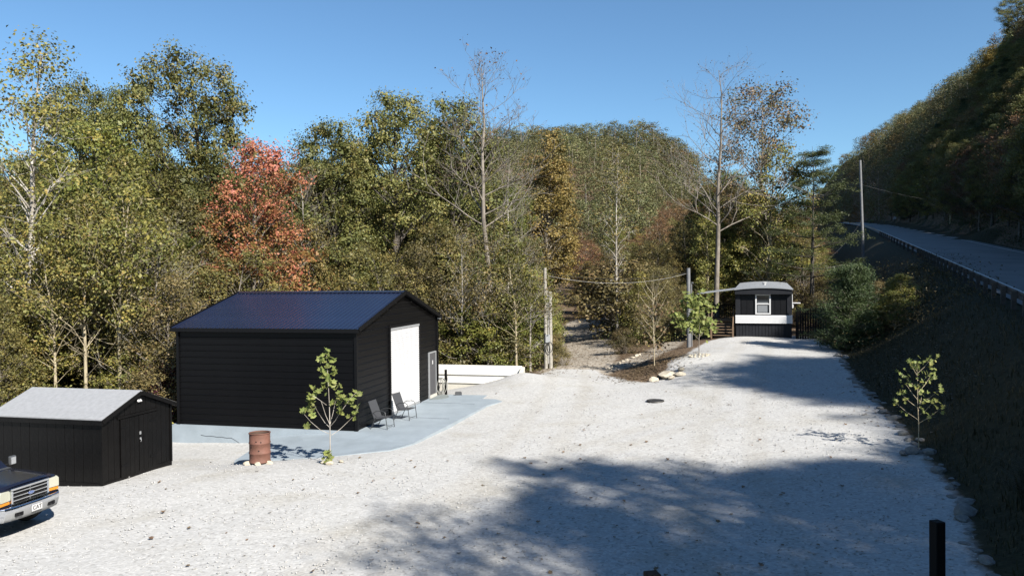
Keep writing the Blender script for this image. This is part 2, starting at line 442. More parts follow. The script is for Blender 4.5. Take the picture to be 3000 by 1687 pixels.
def copy_tree(root, loc, rotz, scale=(1, 1, 1), label=None, group=None):
    r = root.copy(); COL.objects.link(r)
    r.location = loc; r.rotation_euler = (0, 0, rotz); r.scale = scale
    if label: r['label'] = label
    if group: r['group'] = group
    for ch in root.children:
        c = ch.copy(); COL.objects.link(c); c.parent = r
        for g in ch.children:
            d = g.copy(); COL.objects.link(d); d.parent = c
    return r

def smooth(t):
    t = np.clip(t, 0, 1); return t * t * (3 - 2 * t)

# ------------------------------------------------------------------ terrain
CP = np.array([
 (0,10,0),(-8,10,0),(5,12,.02),(8,13,.15),(-14,14,-.05),(-9,16,-.02),(0,20,0),(5,20,.02),(9.5,18,.15),(11.2,22.5,.3),
 (-7.3,22,-.06),(-5.3,22,-.05),(-10.5,19.6,-.02),(-9.9,22.2,-.12),(-12.2,27.4,-.62),(-9.5,26,-.52),(-11,24.3,-.4),(-14,22,-.3),
 (-8.4,23.3,-.36),(-5.8,23.1,-.16),(-3.6,23.6,-.06),(0,27,-.03),(6,27,.06),(12,28,.5),(-.9,33.1,-.05),(-3,34.9,-.08),(-2.2,36.2,-.14),
 (-3.3,40.3,-.62),(-4.5,39.6,-.65),(-2.0,39.8,-.34),(-.9,39.4,-.05),(.0,39.4,.26),(.45,39.3,.36),(1.0,40,.16),(2,44,0),(3.3,47.4,0),(5.0,38,.05),(4,42,0),(5.6,41,0),
 (7.0,37.4,.2),(8.4,39.5,.85),(9.4,39.6,1.02),(10,41,1.08),(5.8,31,.12),(10,33,.5),(14,34,.7),(12,38,1.0),(15,42,1.12),(18,45,1.12),(12.5,47,1.13),
 (14.5,49.5,1.28),(18.2,49,1.2),(11.4,48.4,1.0),(8.2,45,.5),(6.6,43.5,.12),(9.8,49,.5),(5.6,60,.1),(7,80,.15),(9,60,.5),(12,56,.7),
 (-16,32,-.7),(-22,34,-1),(-12,36,-1.2),(-6,46,-1.8),(-3,49,-1.2),(-20,50,-2),(0,56,-.8),(-10,70,-1),(-30,30,-.6),(-40,60,0),(0,90,1),
 (15,70,1.5),(20,95,4),(-30,100,3),(14,95,1.6),(9,100,.8),(30,110,6),(-34,12,-.2),(-18,24,-.45),(-10,0,0),(6,0,.6),(0,-12,-.1),(-30,-10,0)], float)
_D = np.sqrt(((CP[:, None, :2] - CP[None, :, :2]) ** 2).sum(-1) + .3)
_W = np.linalg.solve(_D + 1e-6 * np.eye(len(CP)), CP[:, 2] - .5)

GE_Y = np.array([-20, 0, 8, 13.2, 17.2, 22.6, 29, 35.6, 41, 45.2, 50, 60, 80, 120, 200, 620.])
GE_X = np.array([-3, 5.0, 7.0, 8.0, 10.0, 11.7, 13.5, 15.5, 17.4, 18.9, 21, 25.5, 33, 49, 80, 240.])
def road_left(Y):
    return 7.8 + .427 * Y - np.where(Y > 170, .00035 * (Y - 170) ** 2, 0)
def road_z(Y):
    return np.where(Y < 330, 1.3 + .08 * Y, 27.7)
def rough(X, Y, s, seed=0):
    return (np.sin(X * s + 1.3 + seed) * np.cos(Y * s * 1.13 + .4 + seed) + .5 * np.sin(X * s * 2.3 + Y * s * 1.7 + seed)) / 1.5
def terrain(X, Y):
    X = np.atleast_1d(np.asarray(X, float)); Y = np.atleast_1d(np.asarray(Y, float))
    sh = X.shape; X = X.ravel(); Y = Y.ravel()
    zl = np.full(X.shape, .5)
    for (cx, cy, _), w in zip(CP, _W):
        zl = zl + w * np.sqrt((X - cx) ** 2 + (Y - cy) ** 2 + .3)
    zl = np.clip(zl, -3, 8)
    rl = road_left(Y); rz = road_z(Y)
    # far hill closing the valley
    ridge = np.interp(X, [-400, -124, 19, 95, 182, 300], [52, 66, 76, 73, 44, 30])
    fade = smooth((rl - 14 - X) / 75)
    zf = 3 + 5 * smooth((Y - 110) / 60) + (ridge - 8) * smooth((Y - 170) / 270) * fade + 2.5 * rough(X, Y, .05)
    zl = zl + (zf - zl) * smooth((Y - 85) / 60)
    zl = np.where(X < -45, zl + (4 - zl) * 0.2, zl)
    s = (X - rl) * .9196
    xe = np.interp(Y, GE_Y, GE_X)
    # bank up to the road
    t = (X - xe) / np.maximum(rl - .9 - xe, .5)
    zb = zl + (rz - .06 - zl) * smooth(t)
    z = np.where(X > xe, zb, zl)
    z = np.where(s > -.9, rz - .05, z)
    # hillside on the far side of the road
    k = .76 + .52 * smooth((Y - 60) / 130)
    u = np.maximum(s - 11.8, 0)
    hill = k * (u - .5 * np.maximum(u - 55, 0)) + .6 * rough(X, Y, .35) * np.clip(u / 4, 0, 1) + 1.6 * rough(X, Y, .11, 2) * np.clip(u / 8, 0, 1)
    z = np.where(s > 10.2, rz - .05 - .25 * smooth((s - 10.2) / .8) + hill, z)
    return z.reshape(sh)
def tz(x, y): return float(terrain([x], [y])[0])

GRAVEL = np.array([(-60,-30),(-3,-30),(5,0),(7,8),(8,13.2),(10,17.2),(11.7,22.6),(13.5,29),(15.5,35.6),(17.4,41),(18.9,45.2),(19.4,49.2),(18.4,50.5),(14.5,51),
 (12.6,48.8),(10.8,45.6),(9.3,42.2),(8.2,40.0),(7.5,37.6),(6.5,36.7),(5.6,38),(5.0,41),(4.6,43.2),(2.4,43.6),(1.3,41.0),(.6,40.3),(-3.9,41.3),(-4.4,36),
 (-12.4,29.2),(-13.3,25.5),(-16,24.6),(-60,22)], float)
DIRT_LINE = [((3.4,42.5),2.0),((4.3,48),2.2),((5.3,56),2.2),((6.6,68),2.3),((7.6,80),2.4),((8.2,83),2.0)]
DIRT_LINE2 = [((5.2,43.4),1.0),((7.4,45.2),1.0),((9.6,49.5),1.1),((11,53),.8)]
def poly_sd(X, Y, P):
    """signed distance to a polygon, positive inside"""
    d = np.full(X.shape, 1e9); inside = np.zeros(X.shape, bool)
    n = len(P)
    for i in range(n):
        ax, ay = P[i]; bx, by = P[(i + 1) % n]
        ex, ey = bx - ax, by - ay
        t = np.clip(((X - ax) * ex + (Y - ay) * ey) / (ex * ex + ey * ey), 0, 1)
        d = np.minimum(d, np.hypot(X - ax - t * ex, Y - ay - t * ey))
        c = ((ay > Y) != (by > Y)) & (X < ex * (Y - ay) / (by - ay + 1e-12) + ax)
        inside ^= c
    return np.where(inside, d, -d)
def line_sd(X, Y, Ls):
    d = np.full(X.shape, -1e9)
    for ((a, wa), (b_, wb)) in zip(Ls[:-1], Ls[1:]):
        ex, ey = b_[0] - a[0], b_[1] - a[1]
        t = np.clip(((X - a[0]) * ex + (Y - a[1]) * ey) / (ex * ex + ey * ey), 0, 1)
        d = np.maximum(d, wa + (wb - wa) * t - np.hypot(X - a[0] - t * ex, Y - a[1] - t * ey))
    return d

def seg(*parts):
    out = []
    for a, b_, st in parts: out += list(np.arange(a, b_, st))
    return np.array(out)
xs = seg((-420, -60, 15), (-60, -18, 1.2), (-18, 26, .28), (26, 64, 1.0), (64, 430, 6))
ys = seg((-90, -14, 4), (-14, 8, .8), (8, 54, .28), (54, 120, 1.2), (120, 640, 7))
GX, GY = np.meshgrid(xs, ys)
GZ = terrain(GX, GY)
GZ += .012 * rough(GX, GY, 2.1) + .02 * rough(GX, GY, .8, 3)
g_grav = np.clip(.5 + poly_sd(GX, GY, GRAVEL) / 1.4, 0, 1)
sd_d = np.maximum(line_sd(GX, GY, DIRT_LINE), line_sd(GX, GY, DIRT_LINE2))
g_dirt = np.clip(.5 + sd_d / 1.6, 0, 1)
g_lane = np.zeros(GX.shape)
for off in (-.85, .85):
    for ln_ in ([(-3 + off, 6), (-1 + off, 16), (1 + off, 26), (2.6 + off, 36), (3.4 + off, 46)], [(3 + off, 6), (5.5 + off, 20), (8.6 + off, 30), (12 + off, 39), (15.4 + off, 48)], [(-4, 14 + off), (-1, 19 + off), (4, 25 + off), (8, 29 + off)]):
        g_lane = np.maximum(g_lane, np.clip(1 + line_sd(GX, GY, [(p_, .16) for p_ in ln_]) / .5, 0, 1))
g_lane = np.clip(g_lane + np.clip(1 - np.hypot((GX - 5.5) / 2.6, (GY - 28.5) / 2.0), 0, 1) * .9, 0, 1)
xe_ = np.interp(GY, GE_Y, GE_X)
s_ = (GX - road_left(GY)) * .9196
g_grass = np.clip(.5 + np.minimum(GX - xe_ - .1, 11.6 - s_) / 1.5, 0, 1)
ny, nx = GX.shape
idx = np.arange(ny * nx).reshape(ny, nx)
quads = np.stack([idx[:-1, :-1], idx[:-1, 1:], idx[1:, 1:], idx[1:, :-1]], -1).reshape(-1, 4)
def cellmean(a): return (a[:-1, :-1] + a[:-1, 1:] + a[1:, 1:] + a[1:, :-1]).ravel() / 4
cg, cd, cs = cellmean(g_grav), cellmean(g_dirt), cellmean(s_)
cx, cy, cxe = cellmean(GX), cellmean(GY), cellmean(xe_)
cls = np.full(len(quads), 4)                     # woodland floor
cls[cy > 170] = 5                                # far hill
cls[(cx > cxe) & (cs < 11.6)] = 2                   # grass bank and verge
cls[cs >= 11.6] = 3                                 # hillside
cls[cd > .5] = 1                                 # dirt track
cls[cg > .5] = 0                                 # gravel lot
VG = np.stack([GX.ravel(), GY.ravel(), GZ.ravel()], 1)
for c_, nm in enumerate(['gravel_lot', 'dirt_track', 'grass_bank', 'hillside', 'woodland_floor', 'far_hill']):
    q = quads[cls == c_]
    u, inv = np.unique(q, return_inverse=True)
    me = mesh_np(nm, VG[u], inv.reshape(-1, 4), [M['ground']], smooth=True)
    for an, arr in (('gravel', g_grav), ('dirt', g_dirt), ('grass', g_grass), ('lane', g_lane)):
        at = me.attributes.new(an, 'FLOAT', 'POINT'); at.data.foreach_set('value', arr.ravel()[u].astype(np.float32))
    tag(obj(nm, me), kind='structure')

# ------------------------------------------------------------------ road
def road_pt(s, Y, dz=0.0):
    return (float(road_left(np.array(Y)) + s / .9196), float(Y), float(road_z(np.array(Y))) + dz)
def ribbon(s0, s1, y0, y1, dz, step=3.0):
    yy = np.arange(y0, y1 + .1, step)
    b_ = MB(); b_.strip([road_pt(s0, y, dz) for y in yy], [road_pt(s1, y, dz) for y in yy]); return b_
road = tag(ribbon(-.2, 9.7, -80, 420, .02).build('road', M['asphalt']), kind='structure')
for s0, mt, lab in ((.9, 'line_white', None), (8.7, 'line_white', None)):
    ribbon(s0, s0 + .13, -80, 420, .028).build('edge_line', M[mt], road)
# ------------------------------------------------------------------ garage
GN = (-5.36, 26.31, 0.0)
GROT = math.atan2(.9719, .2355)                       # local +x runs along the gable wall, +y back along the side wall
GW, GL, GE_H, GR_H = 8.45, 7.06, 3.50, 4.66
def gz(x):                                            # underside of the roof above x
    return GE_H + (GR_H - GE_H) * (1 - abs(x - GW / 2) / (GW / 2))
gar = thing('metal_garage', 'large black metal garage with ribbed roof and white roll-up door', 'garage', GN, GROT)
DX0, DX1, DZ = 3.03, 6.14, 3.34                       # roll-up door opening
EX0, EX1, EZ = 7.29, 8.20, 2.0                        # entry door opening
core = MB()
prof = [(.03, -.02), (GW - .03, -.02), (GW - .03, GE_H - .06), (GW / 2, GR_H - .06), (.03, GE_H - .06)]
# shell: side walls, back wall and gable wall with its two openings
core.box2((.03, .05, 0), (.09, GL - .03, GE_H - .02))
core.box2((GW - .09, .05, 0), (GW - .03, GL - .03, GE_H - .02))
core.prism([(x, 0, z) for x, z in prof], (0, GL - .09, .02), (0, GL - .03, .02))
core.box2((.03, .04, 0), (DX0, .10, GE_H - .05)); core.box2((DX1, .04, 0), (EX0, .10, GE_H - .05)); core.box2((EX1, .04, 0), (GW - .03, .10, GE_H - .05))
core.box2((EX0, .042, EZ), (EX1, .102, GE_H - .05)); core.box2((DX0, .042, DZ), (DX1, .102, GE_H - .05))
core.prism([(.03, 0, GE_H - .05), (GW - .03, 0, GE_H - .05), (GW / 2, 0, GR_H - .06)], (0, .041, 0), (0, .101, 0))
core.build('wall', M['black_metal'], gar)
RIB = [(0.0, .004), (.135, .004), (.150, .024), (.178, .024), (.195, .004), (.2286, .004)]
PITCH = .2286
side_me = None
zc = 0.02
rows = 0
while zc < GE_H - .03:
    pr = [(min(zc + a, GE_H - .03), h) for a, h in RIB]
    if side_me is None:
        b_ = MB(); b_.strip([(-h, 0, a) for a, h in RIB], [(-h, GL, a) for a, h in RIB]); side_me = b_.mesh('siding_panel', M['black_metal'])
    if zc + PITCH < GE_H - .03:
        obj('siding_panel', side_me, gar, (0.028, 0, zc))
    zc += PITCH
def gable_strip(zc, xa, xb):
    zs = [(zc + a, h) for a, h in RIB]
    A, B = [], []
    for z, h in zs:
        z = min(z, GR_H - .09)
        if z > GE_H - .06:
            lim = (GR_H - .06 - z) / (GR_H - GE_H) * (GW / 2)
            x0, x1 = max(xa, GW / 2 - lim), min(xb, GW / 2 + lim)
            if x1 < x0: x0 = x1 = (x0 + x1) / 2
        else: x0, x1 = xa, xb
        A.append((x0, .038 - h, z)); B.append((x1, .038 - h, z))
    b_ = MB(); b_.strip(A, B); b_.build('siding_panel', M['black_metal'], gar)
zc = .02
while zc < GR_H - .2:
    cuts = [(0.04, GW - .04)]
    if zc < DZ - .05: cuts = [(.04, DX0 - .1), (DX1 + .1, GW - .04)]
    if zc < EZ - .05: cuts = [(.04, DX0 - .1), (DX1 + .1, EX0 - .05), (EX1 + .05, GW - .04)]
    for a, b_ in cuts: gable_strip(zc, a, b_)
    zc += PITCH
# corner, door and eave trim
t_ = MB()
for (x, y) in ((.02, .02), (GW - .02, .02), (.02, GL - .02)):
    t_ = MB(); t_.box((x, y, GE_H / 2 + .01), (.10, .10, GE_H)); t_.build('corner_trim', M['black_trim'], gar)
t_ = MB(); t_.box2((DX0 - .1, -.02, 0), (DX0, .05, DZ + .1)); t_.box2((DX1, -.02, 0), (DX1 + .1, .05, DZ + .1)); t_.box2((DX0, -.021, DZ), (DX1, .05, DZ + .1))
t_.build('door_trim', M['black_trim'], gar)
# roof: front and back slopes of ribbed panels
slope = math.atan2(GR_H - GE_H, GW / 2)
x_e = -.14
ln = (GW / 2 - x_e) / math.cos(slope)
pw = .18
RP = [(0, 0), (.118, 0), (.13, .022), (.155, .022), (.167, 0), (.18, 0)]
b_ = MB(); b_.strip([(0, y, h) for y, h in RP], [(ln, y, h) for y, h in RP]); b_.strip([(0, y, h - .02) for y, h in RP], [(0, y, h) for y, h in RP])
roof_me = b_.mesh('roof_panel', M['roof_metal'])
ze = gz(0) + .05 - .14 * math.tan(slope)
npan = int((GL + .42) / pw)
y0 = -.16
for k in range(npan):
    o = obj('roof_panel', roof_me, gar, (x_e, y0 + k * pw, ze)); o.rotation_euler = (0, -slope, 0)
    o = obj('roof_panel', roof_me, gar, (GW - x_e, y0 + (k + 1) * pw, ze)); o.rotation_euler = (0, -slope, PI)
yend = y0 + npan * pw
t_ = MB()
for sgn in (1, -1):
    xm = GW / 2
    p0 = (xm - sgn * (xm - x_e), 0, ze - .05); p1 = (xm, 0, ze - .05 + math.tan(slope) * (xm - x_e))
    dx = sgn * .001
    t_.prism([(p0[0], 0, p0[2]), (p1[0], 0, p1[2]), (p1[0], 0, p1[2] + .035), (p0[0], 0, p0[2] + .035)], (0, y0 + .01, 0), (0, yend - .01, 0))
t_.build('roof_deck', M['black_trim'], gar)
for yy in (y0 - .02, yend + .02):
    for sgn in (1, -1):
        t_ = MB()
        a = (GW / 2 - sgn * (GW / 2 - x_e), yy, ze - .02); b2 = (GW / 2 - sgn * .02, yy, ze - .02 + math.tan(slope) * (GW / 2 - x_e))
        t_.bar(a, b2, .035, .15); t_.build('rake_trim', M['black_trim'], gar)
t_ = MB(); t_.box2((x_e - .03, y0, ze - .13), (x_e + .005, yend, ze + .004)); t_.build('eave_trim', M['black_trim'], gar)
t_ = MB(); t_.box2((GW - x_e - .005, y0, ze - .13), (GW - x_e + .03, yend, ze + .004)); t_.build('eave_trim', M['black_trim'], gar)
t_ = MB(); zr = ze + math.tan(slope) * (GW / 2 - x_e)
t_.prism([(-.2, 0, -.02), (0, 0, .035), (.2, 0, -.02), (.2, 0, -.035), (0, 0, .02), (-.2, 0, -.035)], (GW / 2, y0 - .03, zr + .012), (GW / 2, yend + .03, zr + .012))
t_.build('ridge_cap', M['roof_metal'], gar)
t_ = MB(); t_.box2((GW - .05, -.14, GE_H - .10), (GW + .13, -.02, GE_H - .04)); t_.build('soffit_end', M['white_paint'], gar)
# roll-up door
rd = MB()
nsl = 39; A = []; B = []
for k in range(nsl):
    z0 = .08 + k * (DZ - .16) / nsl; dz = (DZ - .16) / nsl
    for a, h in ((0, .0), (.25, -.018), (.75, -.018), (1.0, .0)):
        A.append((DX0 + .02, .03 + h, z0 + a * dz)); B.append((DX1 - .02, .03 + h, z0 + a * dz))
rd.strip(A, B)
door = rd.build('rolling_door', M['white_door'], gar)
b_ = MB(); b_.box2((DX0 + .01, -.005, .005), (DX1 - .01, .045, .08)); b_.build('bottom_bar', M['grey_metal'], door)
b_ = MB(); b_.box2((DX0 + .01, -.012, DZ - .09), (DX1 - .01, .06, DZ - .002)); b_.build('door_hood', M['grey_metal'], door)
# entry door
ed = MB(); ed.box2((EX0 + .05, .0, .12), (EX1 - .05, .045, EZ - .05)); ed = ed.build('entry_door', M['char_door'], gar)
b_ = MB(); b_.box2((EX0, -.02, 0), (EX0 + .05, .06, EZ)); b_.box2((EX1 - .05, -.02, 0), (EX1, .06, EZ)); b_.box2((EX0 + .05, -.02, EZ - .05), (EX1 - .05, .06, EZ)); b_.build('frame', M['grey_metal'], ed)
b_ = MB(); b_.box2((EX0 + .05, -.06, .0), (EX1 - .05, .05, .12)); b_.build('sill', M['wall_cream'], ed)
b_ = MB(); b_.lathe([(0, -.05), (.028, -.05), (.034, -.03), (.02, -.01), (.02, 0)], 12); hm = b_.build('handle', M['chrome'], ed, (EX0 + .14, -.0, 1.0)); hm.rotation_euler = (-PI / 2 + PI, 0, 0)
b_ = MB(); b_.box2((EX0 + .42, -.006, 1.45), (EX0 + .50, -.001, 1.62)); b_.build('notice', M['white_paint'], ed)

# ------------------------------------------------------------------ concrete pad (foundation wall + apron falling to the left)
def gl(x, y, z=0.0):
    c, s_n = math.cos(GROT), math.sin(GROT)
    return (GN[0] + c * x - s_n * y, GN[1] + s_n * x + c * y, z)
pad = MB()
def slab(pts, depth=1.0):
    n = len(pts)
    pad.add([p for p in pts] + [(p[0], p[1], p[2] - depth) for p in pts],
            [tuple(range(n)), tuple(range(n, 2 * n))[::-1]] + [(k, (k + 1) % n, n + (k + 1) % n, n + k) for k in range(n)])
slab([gl(-.10, -.02, -.006), gl(8.6, -.02, -.006), gl(8.6, 7.3, -.006), gl(-.10, 7.3, -.006)])
# apron along the side wall: top falls from 0 at the near corner to -.3 at its left end
slab([(-8.55, 23.45, -.30), (-5.9, 23.15, -.16), (-3.75, 23.45, -.012), (-3.2, 24.3, -.010), gl(-.1, -.025, -.010), gl(-.11, 2.2, -.17), gl(-.11, 3.2, -.27)][::1], .7)
# apron along the gable
slab([gl(-.1, -.021, -.012), (-3.2, 24.3, -.011), (-1.55, 29.9, -.013), (-1.1, 31.5, -.014), (-.45, 32.6, -.02), (-.75, 33.15, -.016), (-1.35, 33.3, -.015), (-1.15, 34.3, -.015), gl(8.6, -.021, -.012)], .7)
pad_o = tag(pad.build('concrete_pad', M['pad_blue']), kind='structure')
ck = MB()
cpts = [(6.06, -.35), (5.85, -.385), (5.6, -.375), (5.4, -.40), (5.2, -.395), (5.0, -.42), (4.82, -.41), (4.72, -.46), (4.6, -.52), (4.5, -.58)]
ck.strip([gl(-.104, y, z) for y, z in cpts], [gl(-.104, y, z + .022) for y, z in cpts])
ck.build('crack', M['crack'], pad_o)

for x_ in (2.9, 6.3):
    q = MB(); a, c = gl(x_, -.06, -.0075), gl(x_, -2.35, -.0085); q.bar(a, c, .014, .004); q.build('joint', M['crack'], pad_o)

# half-round rubber mat in front of the entry door
b_ = MB(); n = 20
pts = [(.72 * math.cos(PI + PI * k / n), .62 * math.sin(PI + PI * k / n)) for k in range(n + 1)]
b_.prism([(x, y, 0) for x, y in pts], (0, 0, 0), (0, 0, .018))
mat_o = tag(b_.build('door_mat', M['mat_rubber'], None, gl((EX0 + EX1) / 2, -.08, -.006), GROT), 'half-round grey rubber mat lying before the entry door of the black garage', 'door mat')

# ------------------------------------------------------------------ sling chairs
def patio_chair(label, loc, rz):
    t = thing('patio_chair', label, 'chair', loc, rz, 'sling chairs before the garage')
    w = .29
    for s in (-1, 1):
        b_ = MB(); y = s * w
        b_.tube([(.30, y, 0), (.245, y, .42), (.22, y, .60), (.12, y, .645), (-.12, y, .63), (-.24, y, .56)], .013, 7)
        b_.tube([(-.34, y, 0), (-.16, y, .38), (-.10, y, .43)], .013, 7)
        b_.build('side_frame', M['chair_frame'], t)
    b_ = MB()
    b_.tube([(.29, -w, .10), (.29, w, .10)], .009, 6); b_.tube([(-.30, -w, .10), (-.30, w, .10)], .009, 6)
    b_.tube([(.26, -w, .40), (-.20, -w, .36), (-.42, -w, .95), (-.42, w, .95), (-.20, w, .36), (.26, w, .40), (.26, -w, .40)], .012, 7)
    b_.build('back_frame', M['chair_frame'], t)
    b_ = MB()
    pp = [(.26, .405), (.10, .375), (-.08, .36), (-.20, .375)]
    b_.prism([(x, 0, z) for x, z in pp] + [(x, 0, z + .008) for x, z in pp[::-1]], (0, -w + .012, 0), (0, w - .012, 0)); b_.build('seat', M['chair_sling'], t)
    b_ = MB()
    pp = [(-.20, .375), (-.27, .56), (-.35, .76), (-.42, .95)]
    b_.prism([(x, 0, z) for x, z in pp] + [(x + .008, 0, z) for x, z in pp[::-1]], (0, -w + .012, 0), (0, w - .012, 0)); b_.build('backrest', M['chair_sling'], t)
    return t
NORM = GROT - PI / 2
patio_chair('dark sling patio chair nearer the corner, against the black siding', gl(.78, -.62, -.008), NORM - .05)
patio_chair('dark sling patio chair standing in front of the white roll-up door', gl(2.55, -.78, -.008), NORM - .12)

# ------------------------------------------------------------------ hose post, hose, little box
P0 = (-3.02, 34.55)
b_ = MB(); b_.box((0, 0, .56), (.10, .10, 1.16)); b_.box((0, 0, .72), (.125, .125, .10))
hp = tag(b_.build('hose_post', M['rail_black'], None, (P0[0], P0[1], -.03), GROT, .01), 'short black post beside the far corner of the black garage', 'post')
b_ = MB(); b_.lathe([(0, 1.155), (.05, 1.15), (.06, 1.12)], 10); b_.build('cap', M['black'], hp)
rng = random.Random(5)
b_ = MB()
for k in range(9):
    pts = []
    ph = rng.uniform(0, 6); rx = rng.uniform(.12, .25); rz_ = rng.uniform(.30, .38); ox = rng.uniform(-.06, .06); oy = rng.uniform(-.07, .07)
    for j in range(25):
        a = 2 * PI * j / 24
        pts.append((ox + rx * math.cos(a) + .02 * math.sin(3 * a + ph), oy + .12 * math.sin(a + ph), .40 + rz_ * math.sin(a)))
    b_.tube(pts, .013, 6, cap=False)
b_.tube([(.0, .0, .06), (-.15, -.12, .02), (.1, -.2, .015), (.3, -.1, .015), (.32, .1, .02)], .013, 6)
hose = tag(b_.build('garden_hose', M['hose'], None, (P0[0] - .22, P0[1] - .06, -.01), 0), 'coiled grey garden hose hanging beside the short black post', 'hose')
b2 = MB(); b2.tube([(.05, 0, .89), (.14, -.02, .83), (.20, -.03, .53), (.19, -.03, .25), (.06, -.05, .11)], .010, 6); b2.build('cable_loop', M['cable_pale'], hp)
b_ = MB(); b_.box((0, 0, .075), (.30, .19, .13)); b_.box((0, 0, .15), (.25, .15, .03)); b_.box((.12, -.098, .08), (.05, .012, .06))
tag(b_.build('junction_box', M['plastic_grey'], None, (-2.45, 34.42, -.03), .1, .012), 'small dark grey box sitting at the back edge of the blue pad', 'box')

# ------------------------------------------------------------------ white retaining wall, two tiers
WR = (.44, 40.0); WD = (-.9712, .238)
wrot = math.atan2(WD[1], WD[0])
rw = thing('retaining_wall', 'white two-tier concrete retaining wall to the right of the black garage', 'wall', (WR[0], WR[1], 0), wrot)
# local +x runs to the left along the wall, local -y is away from the camera (front is +y)
b_ = MB(); b_.box2((0, -.25, .12), (6.5, .11, .60)); b_.build('upper_tier', M['wall_white'], rw, bevel=.012)
b_ = MB(); b_.box2((.02, -.22, -.34), (6.5, .03, .118)); b_.build('lower_tier', M['wall_white'], rw, bevel=.012)
b_ = MB(); b_.box2((.04, -.2, -1.4), (6.5, -.04, -.342)); b_.build('footing', M['wall_cream'], rw, bevel=.015)
b_ = MB(); b_.prism([(0, 0, -1.2), (0, 1.35, -1.2), (0, 1.35, -.02), (0, .05, .58), (0, 0, .58)], (-.20, 0, 0), (-.004, 0, 0)); b_.build('end_wall', M['wall_cream'], rw, bevel=.012)

# ------------------------------------------------------------------ shed
SN = (-10.56, 19.65, -.02)
SW, SL, SE, SA = 2.62, 3.35, 1.72, 2.22
shed = thing('garden_shed', 'small black wooden shed with pale grey felt roof and double doors', 'shed', SN, math.atan2(.972, .236))
b_ = MB()
pr = [(.02, 0, -.5), (SW - .02, 0, -.5), (SW - .02, 0, SE), (SW / 2, 0, SA), (.02, 0, SE)]
b_.prism(pr, (0, .02, 0), (0, SL - .02, 0)); b_.build('wall', M['shed_wood'], shed)
rng = random.Random(11)
def board(x0, x1, z0, z1a, z1b, th=.018, y=-.0):
    b_ = MB(); g = .005
    b_.prism([(x0 + g, 0, z0), (x1 - g, 0, z0), (x1 - g, 0, z1b), (x0 + g, 0, z1a)], (0, y - th, 0), (0, y + .022, 0))
    b_.build('board', M['shed_wood'], shed, bevel=.003)
def rz_at(x): return SE + (SA - SE) * (1 - abs(x - SW / 2) / (SW / 2)) - .03
nb = 13; bw = SW / nb
DX = (.62, 2.0)
for k in range(nb):
    a, c = k * bw, (k + 1) * bw
    mid = (a + c) / 2
    z0 = 1.62 if DX[0] < mid < DX[1] else .06 - rng.uniform(0, .02)
    board(a, c, z0, rz_at(a), rz_at(c), .014 + rng.uniform(0, .004))
# door leaves of upright boards
for leaf_ in (0, 1):
    w0 = DX[0] + leaf_ * (DX[1] - DX[0]) / 2; w1 = w0 + (DX[1] - DX[0]) / 2
    b_ = MB(); b_.box2((w0 + .006, -.012, .07), (w1 - .006, .012, 1.585)); dl = b_.build('door', M['shed_wood'], shed)
    for k in range(4):
        a = w0 + .006 + k * (w1 - w0 - .012) / 4; c = a + (w1 - w0 - .012) / 4
        q = MB(); q.box2((a + .004, -.034 - rng.uniform(0, .006), .05 + rng.uniform(-.015, .015)), (c - .004, -.011, 1.58)); q.build('board', M['shed_wood'], dl, bevel=.003)
    for zz in (1.35, .35):
        q = MB(); hx = w0 + .02 if leaf_ == 0 else w1 - .02
        q.box((hx + (.12 if leaf_ == 0 else -.12), -.045, zz), (.24, .008, .05)); q.build('hinge', M['black_trim'], dl)
    if leaf_ == 1:
        q = MB(); q.box((w0 + .03, -.05, 1.10), (.05, .02, .08)); q.box((w0 + .03, -.055, .95), (.04, .02, .05)); q.tube([(w0 + .03, -.06, .94), (w0 + .03, -.085, .90), (w0 + .03, -.06, .86)], .008, 6); q.build('latch', M['galv'], dl)
q = MB(); q.box2((DX[0] - .1, -.045, 1.60), (DX[1] + .1, -.018, 1.66)); q.build('door_header', M['shed_wood'], shed)
# boards of the long side (facing the camera)
nb = 12; bl = SL / nb
sb = MB(); sb.box2((-.016, .005, .05), (.021, bl - .005, SE - .02)); sb_me = sb.mesh('board', M['shed_wood'])
for k in range(nb): obj('board', sb_me, shed, (rng.uniform(-.003, .003), k * bl, rng.uniform(-.012, .008)))
q = MB(); q.box2((-.03, -.01, -.2), (.02, SL, .05)); q.box2((-.02, -.03, -.2), (SW + .02, .02, .055)); q.build('skid', M['shed_wood'], shed)
q = MB(); q.box((0, 0, SE / 2), (.07, .07, SE - .02)); cb = q.mesh('corner_board', M['shed_wood'])
for x in (0.0, SW): obj('corner_board', cb, shed, (x, -.006, 0.01))
# roof of two felt slopes
ov = .12; sl = math.atan2(SA - SE, SW / 2)
for sgn in (1, -1):
    q = MB()
    xe2 = SW / 2 - sgn * (SW / 2 + ov); ze2 = SE - ov * math.tan(sl) + .02; zr2 = SA + .02
    q.prism([(xe2, 0, ze2), (SW / 2, 0, zr2), (SW / 2, 0, zr2 + .03), (xe2, 0, ze2 + .03)], (0, -.13, 0), (0, SL + .13, 0)); q.build('roof', M['shed_roof'], shed)
for yy in (-.145, SL + .145):
    for sgn in (1, -1):
        q = MB(); q.bar((SW / 2 - sgn * (SW / 2 + ov), yy, SE - ov * math.tan(sl) - .02), (SW / 2 - sgn * .01, yy, SA - .02), .024, .11); q.build('rake_board', M['shed_wood'], shed)
q = MB(); q.box2((-ov - .012, -.14, SE - .15), (-ov + .012, SL + .14, SE - .025)); q.build('fascia', M['shed_wood'], shed)
q = MB(); q.box((SW / 2 - .03, -.05, 2.02), (.10, .06, .06)); lamp = q.build('floodlight', M['plastic_grey'], shed)
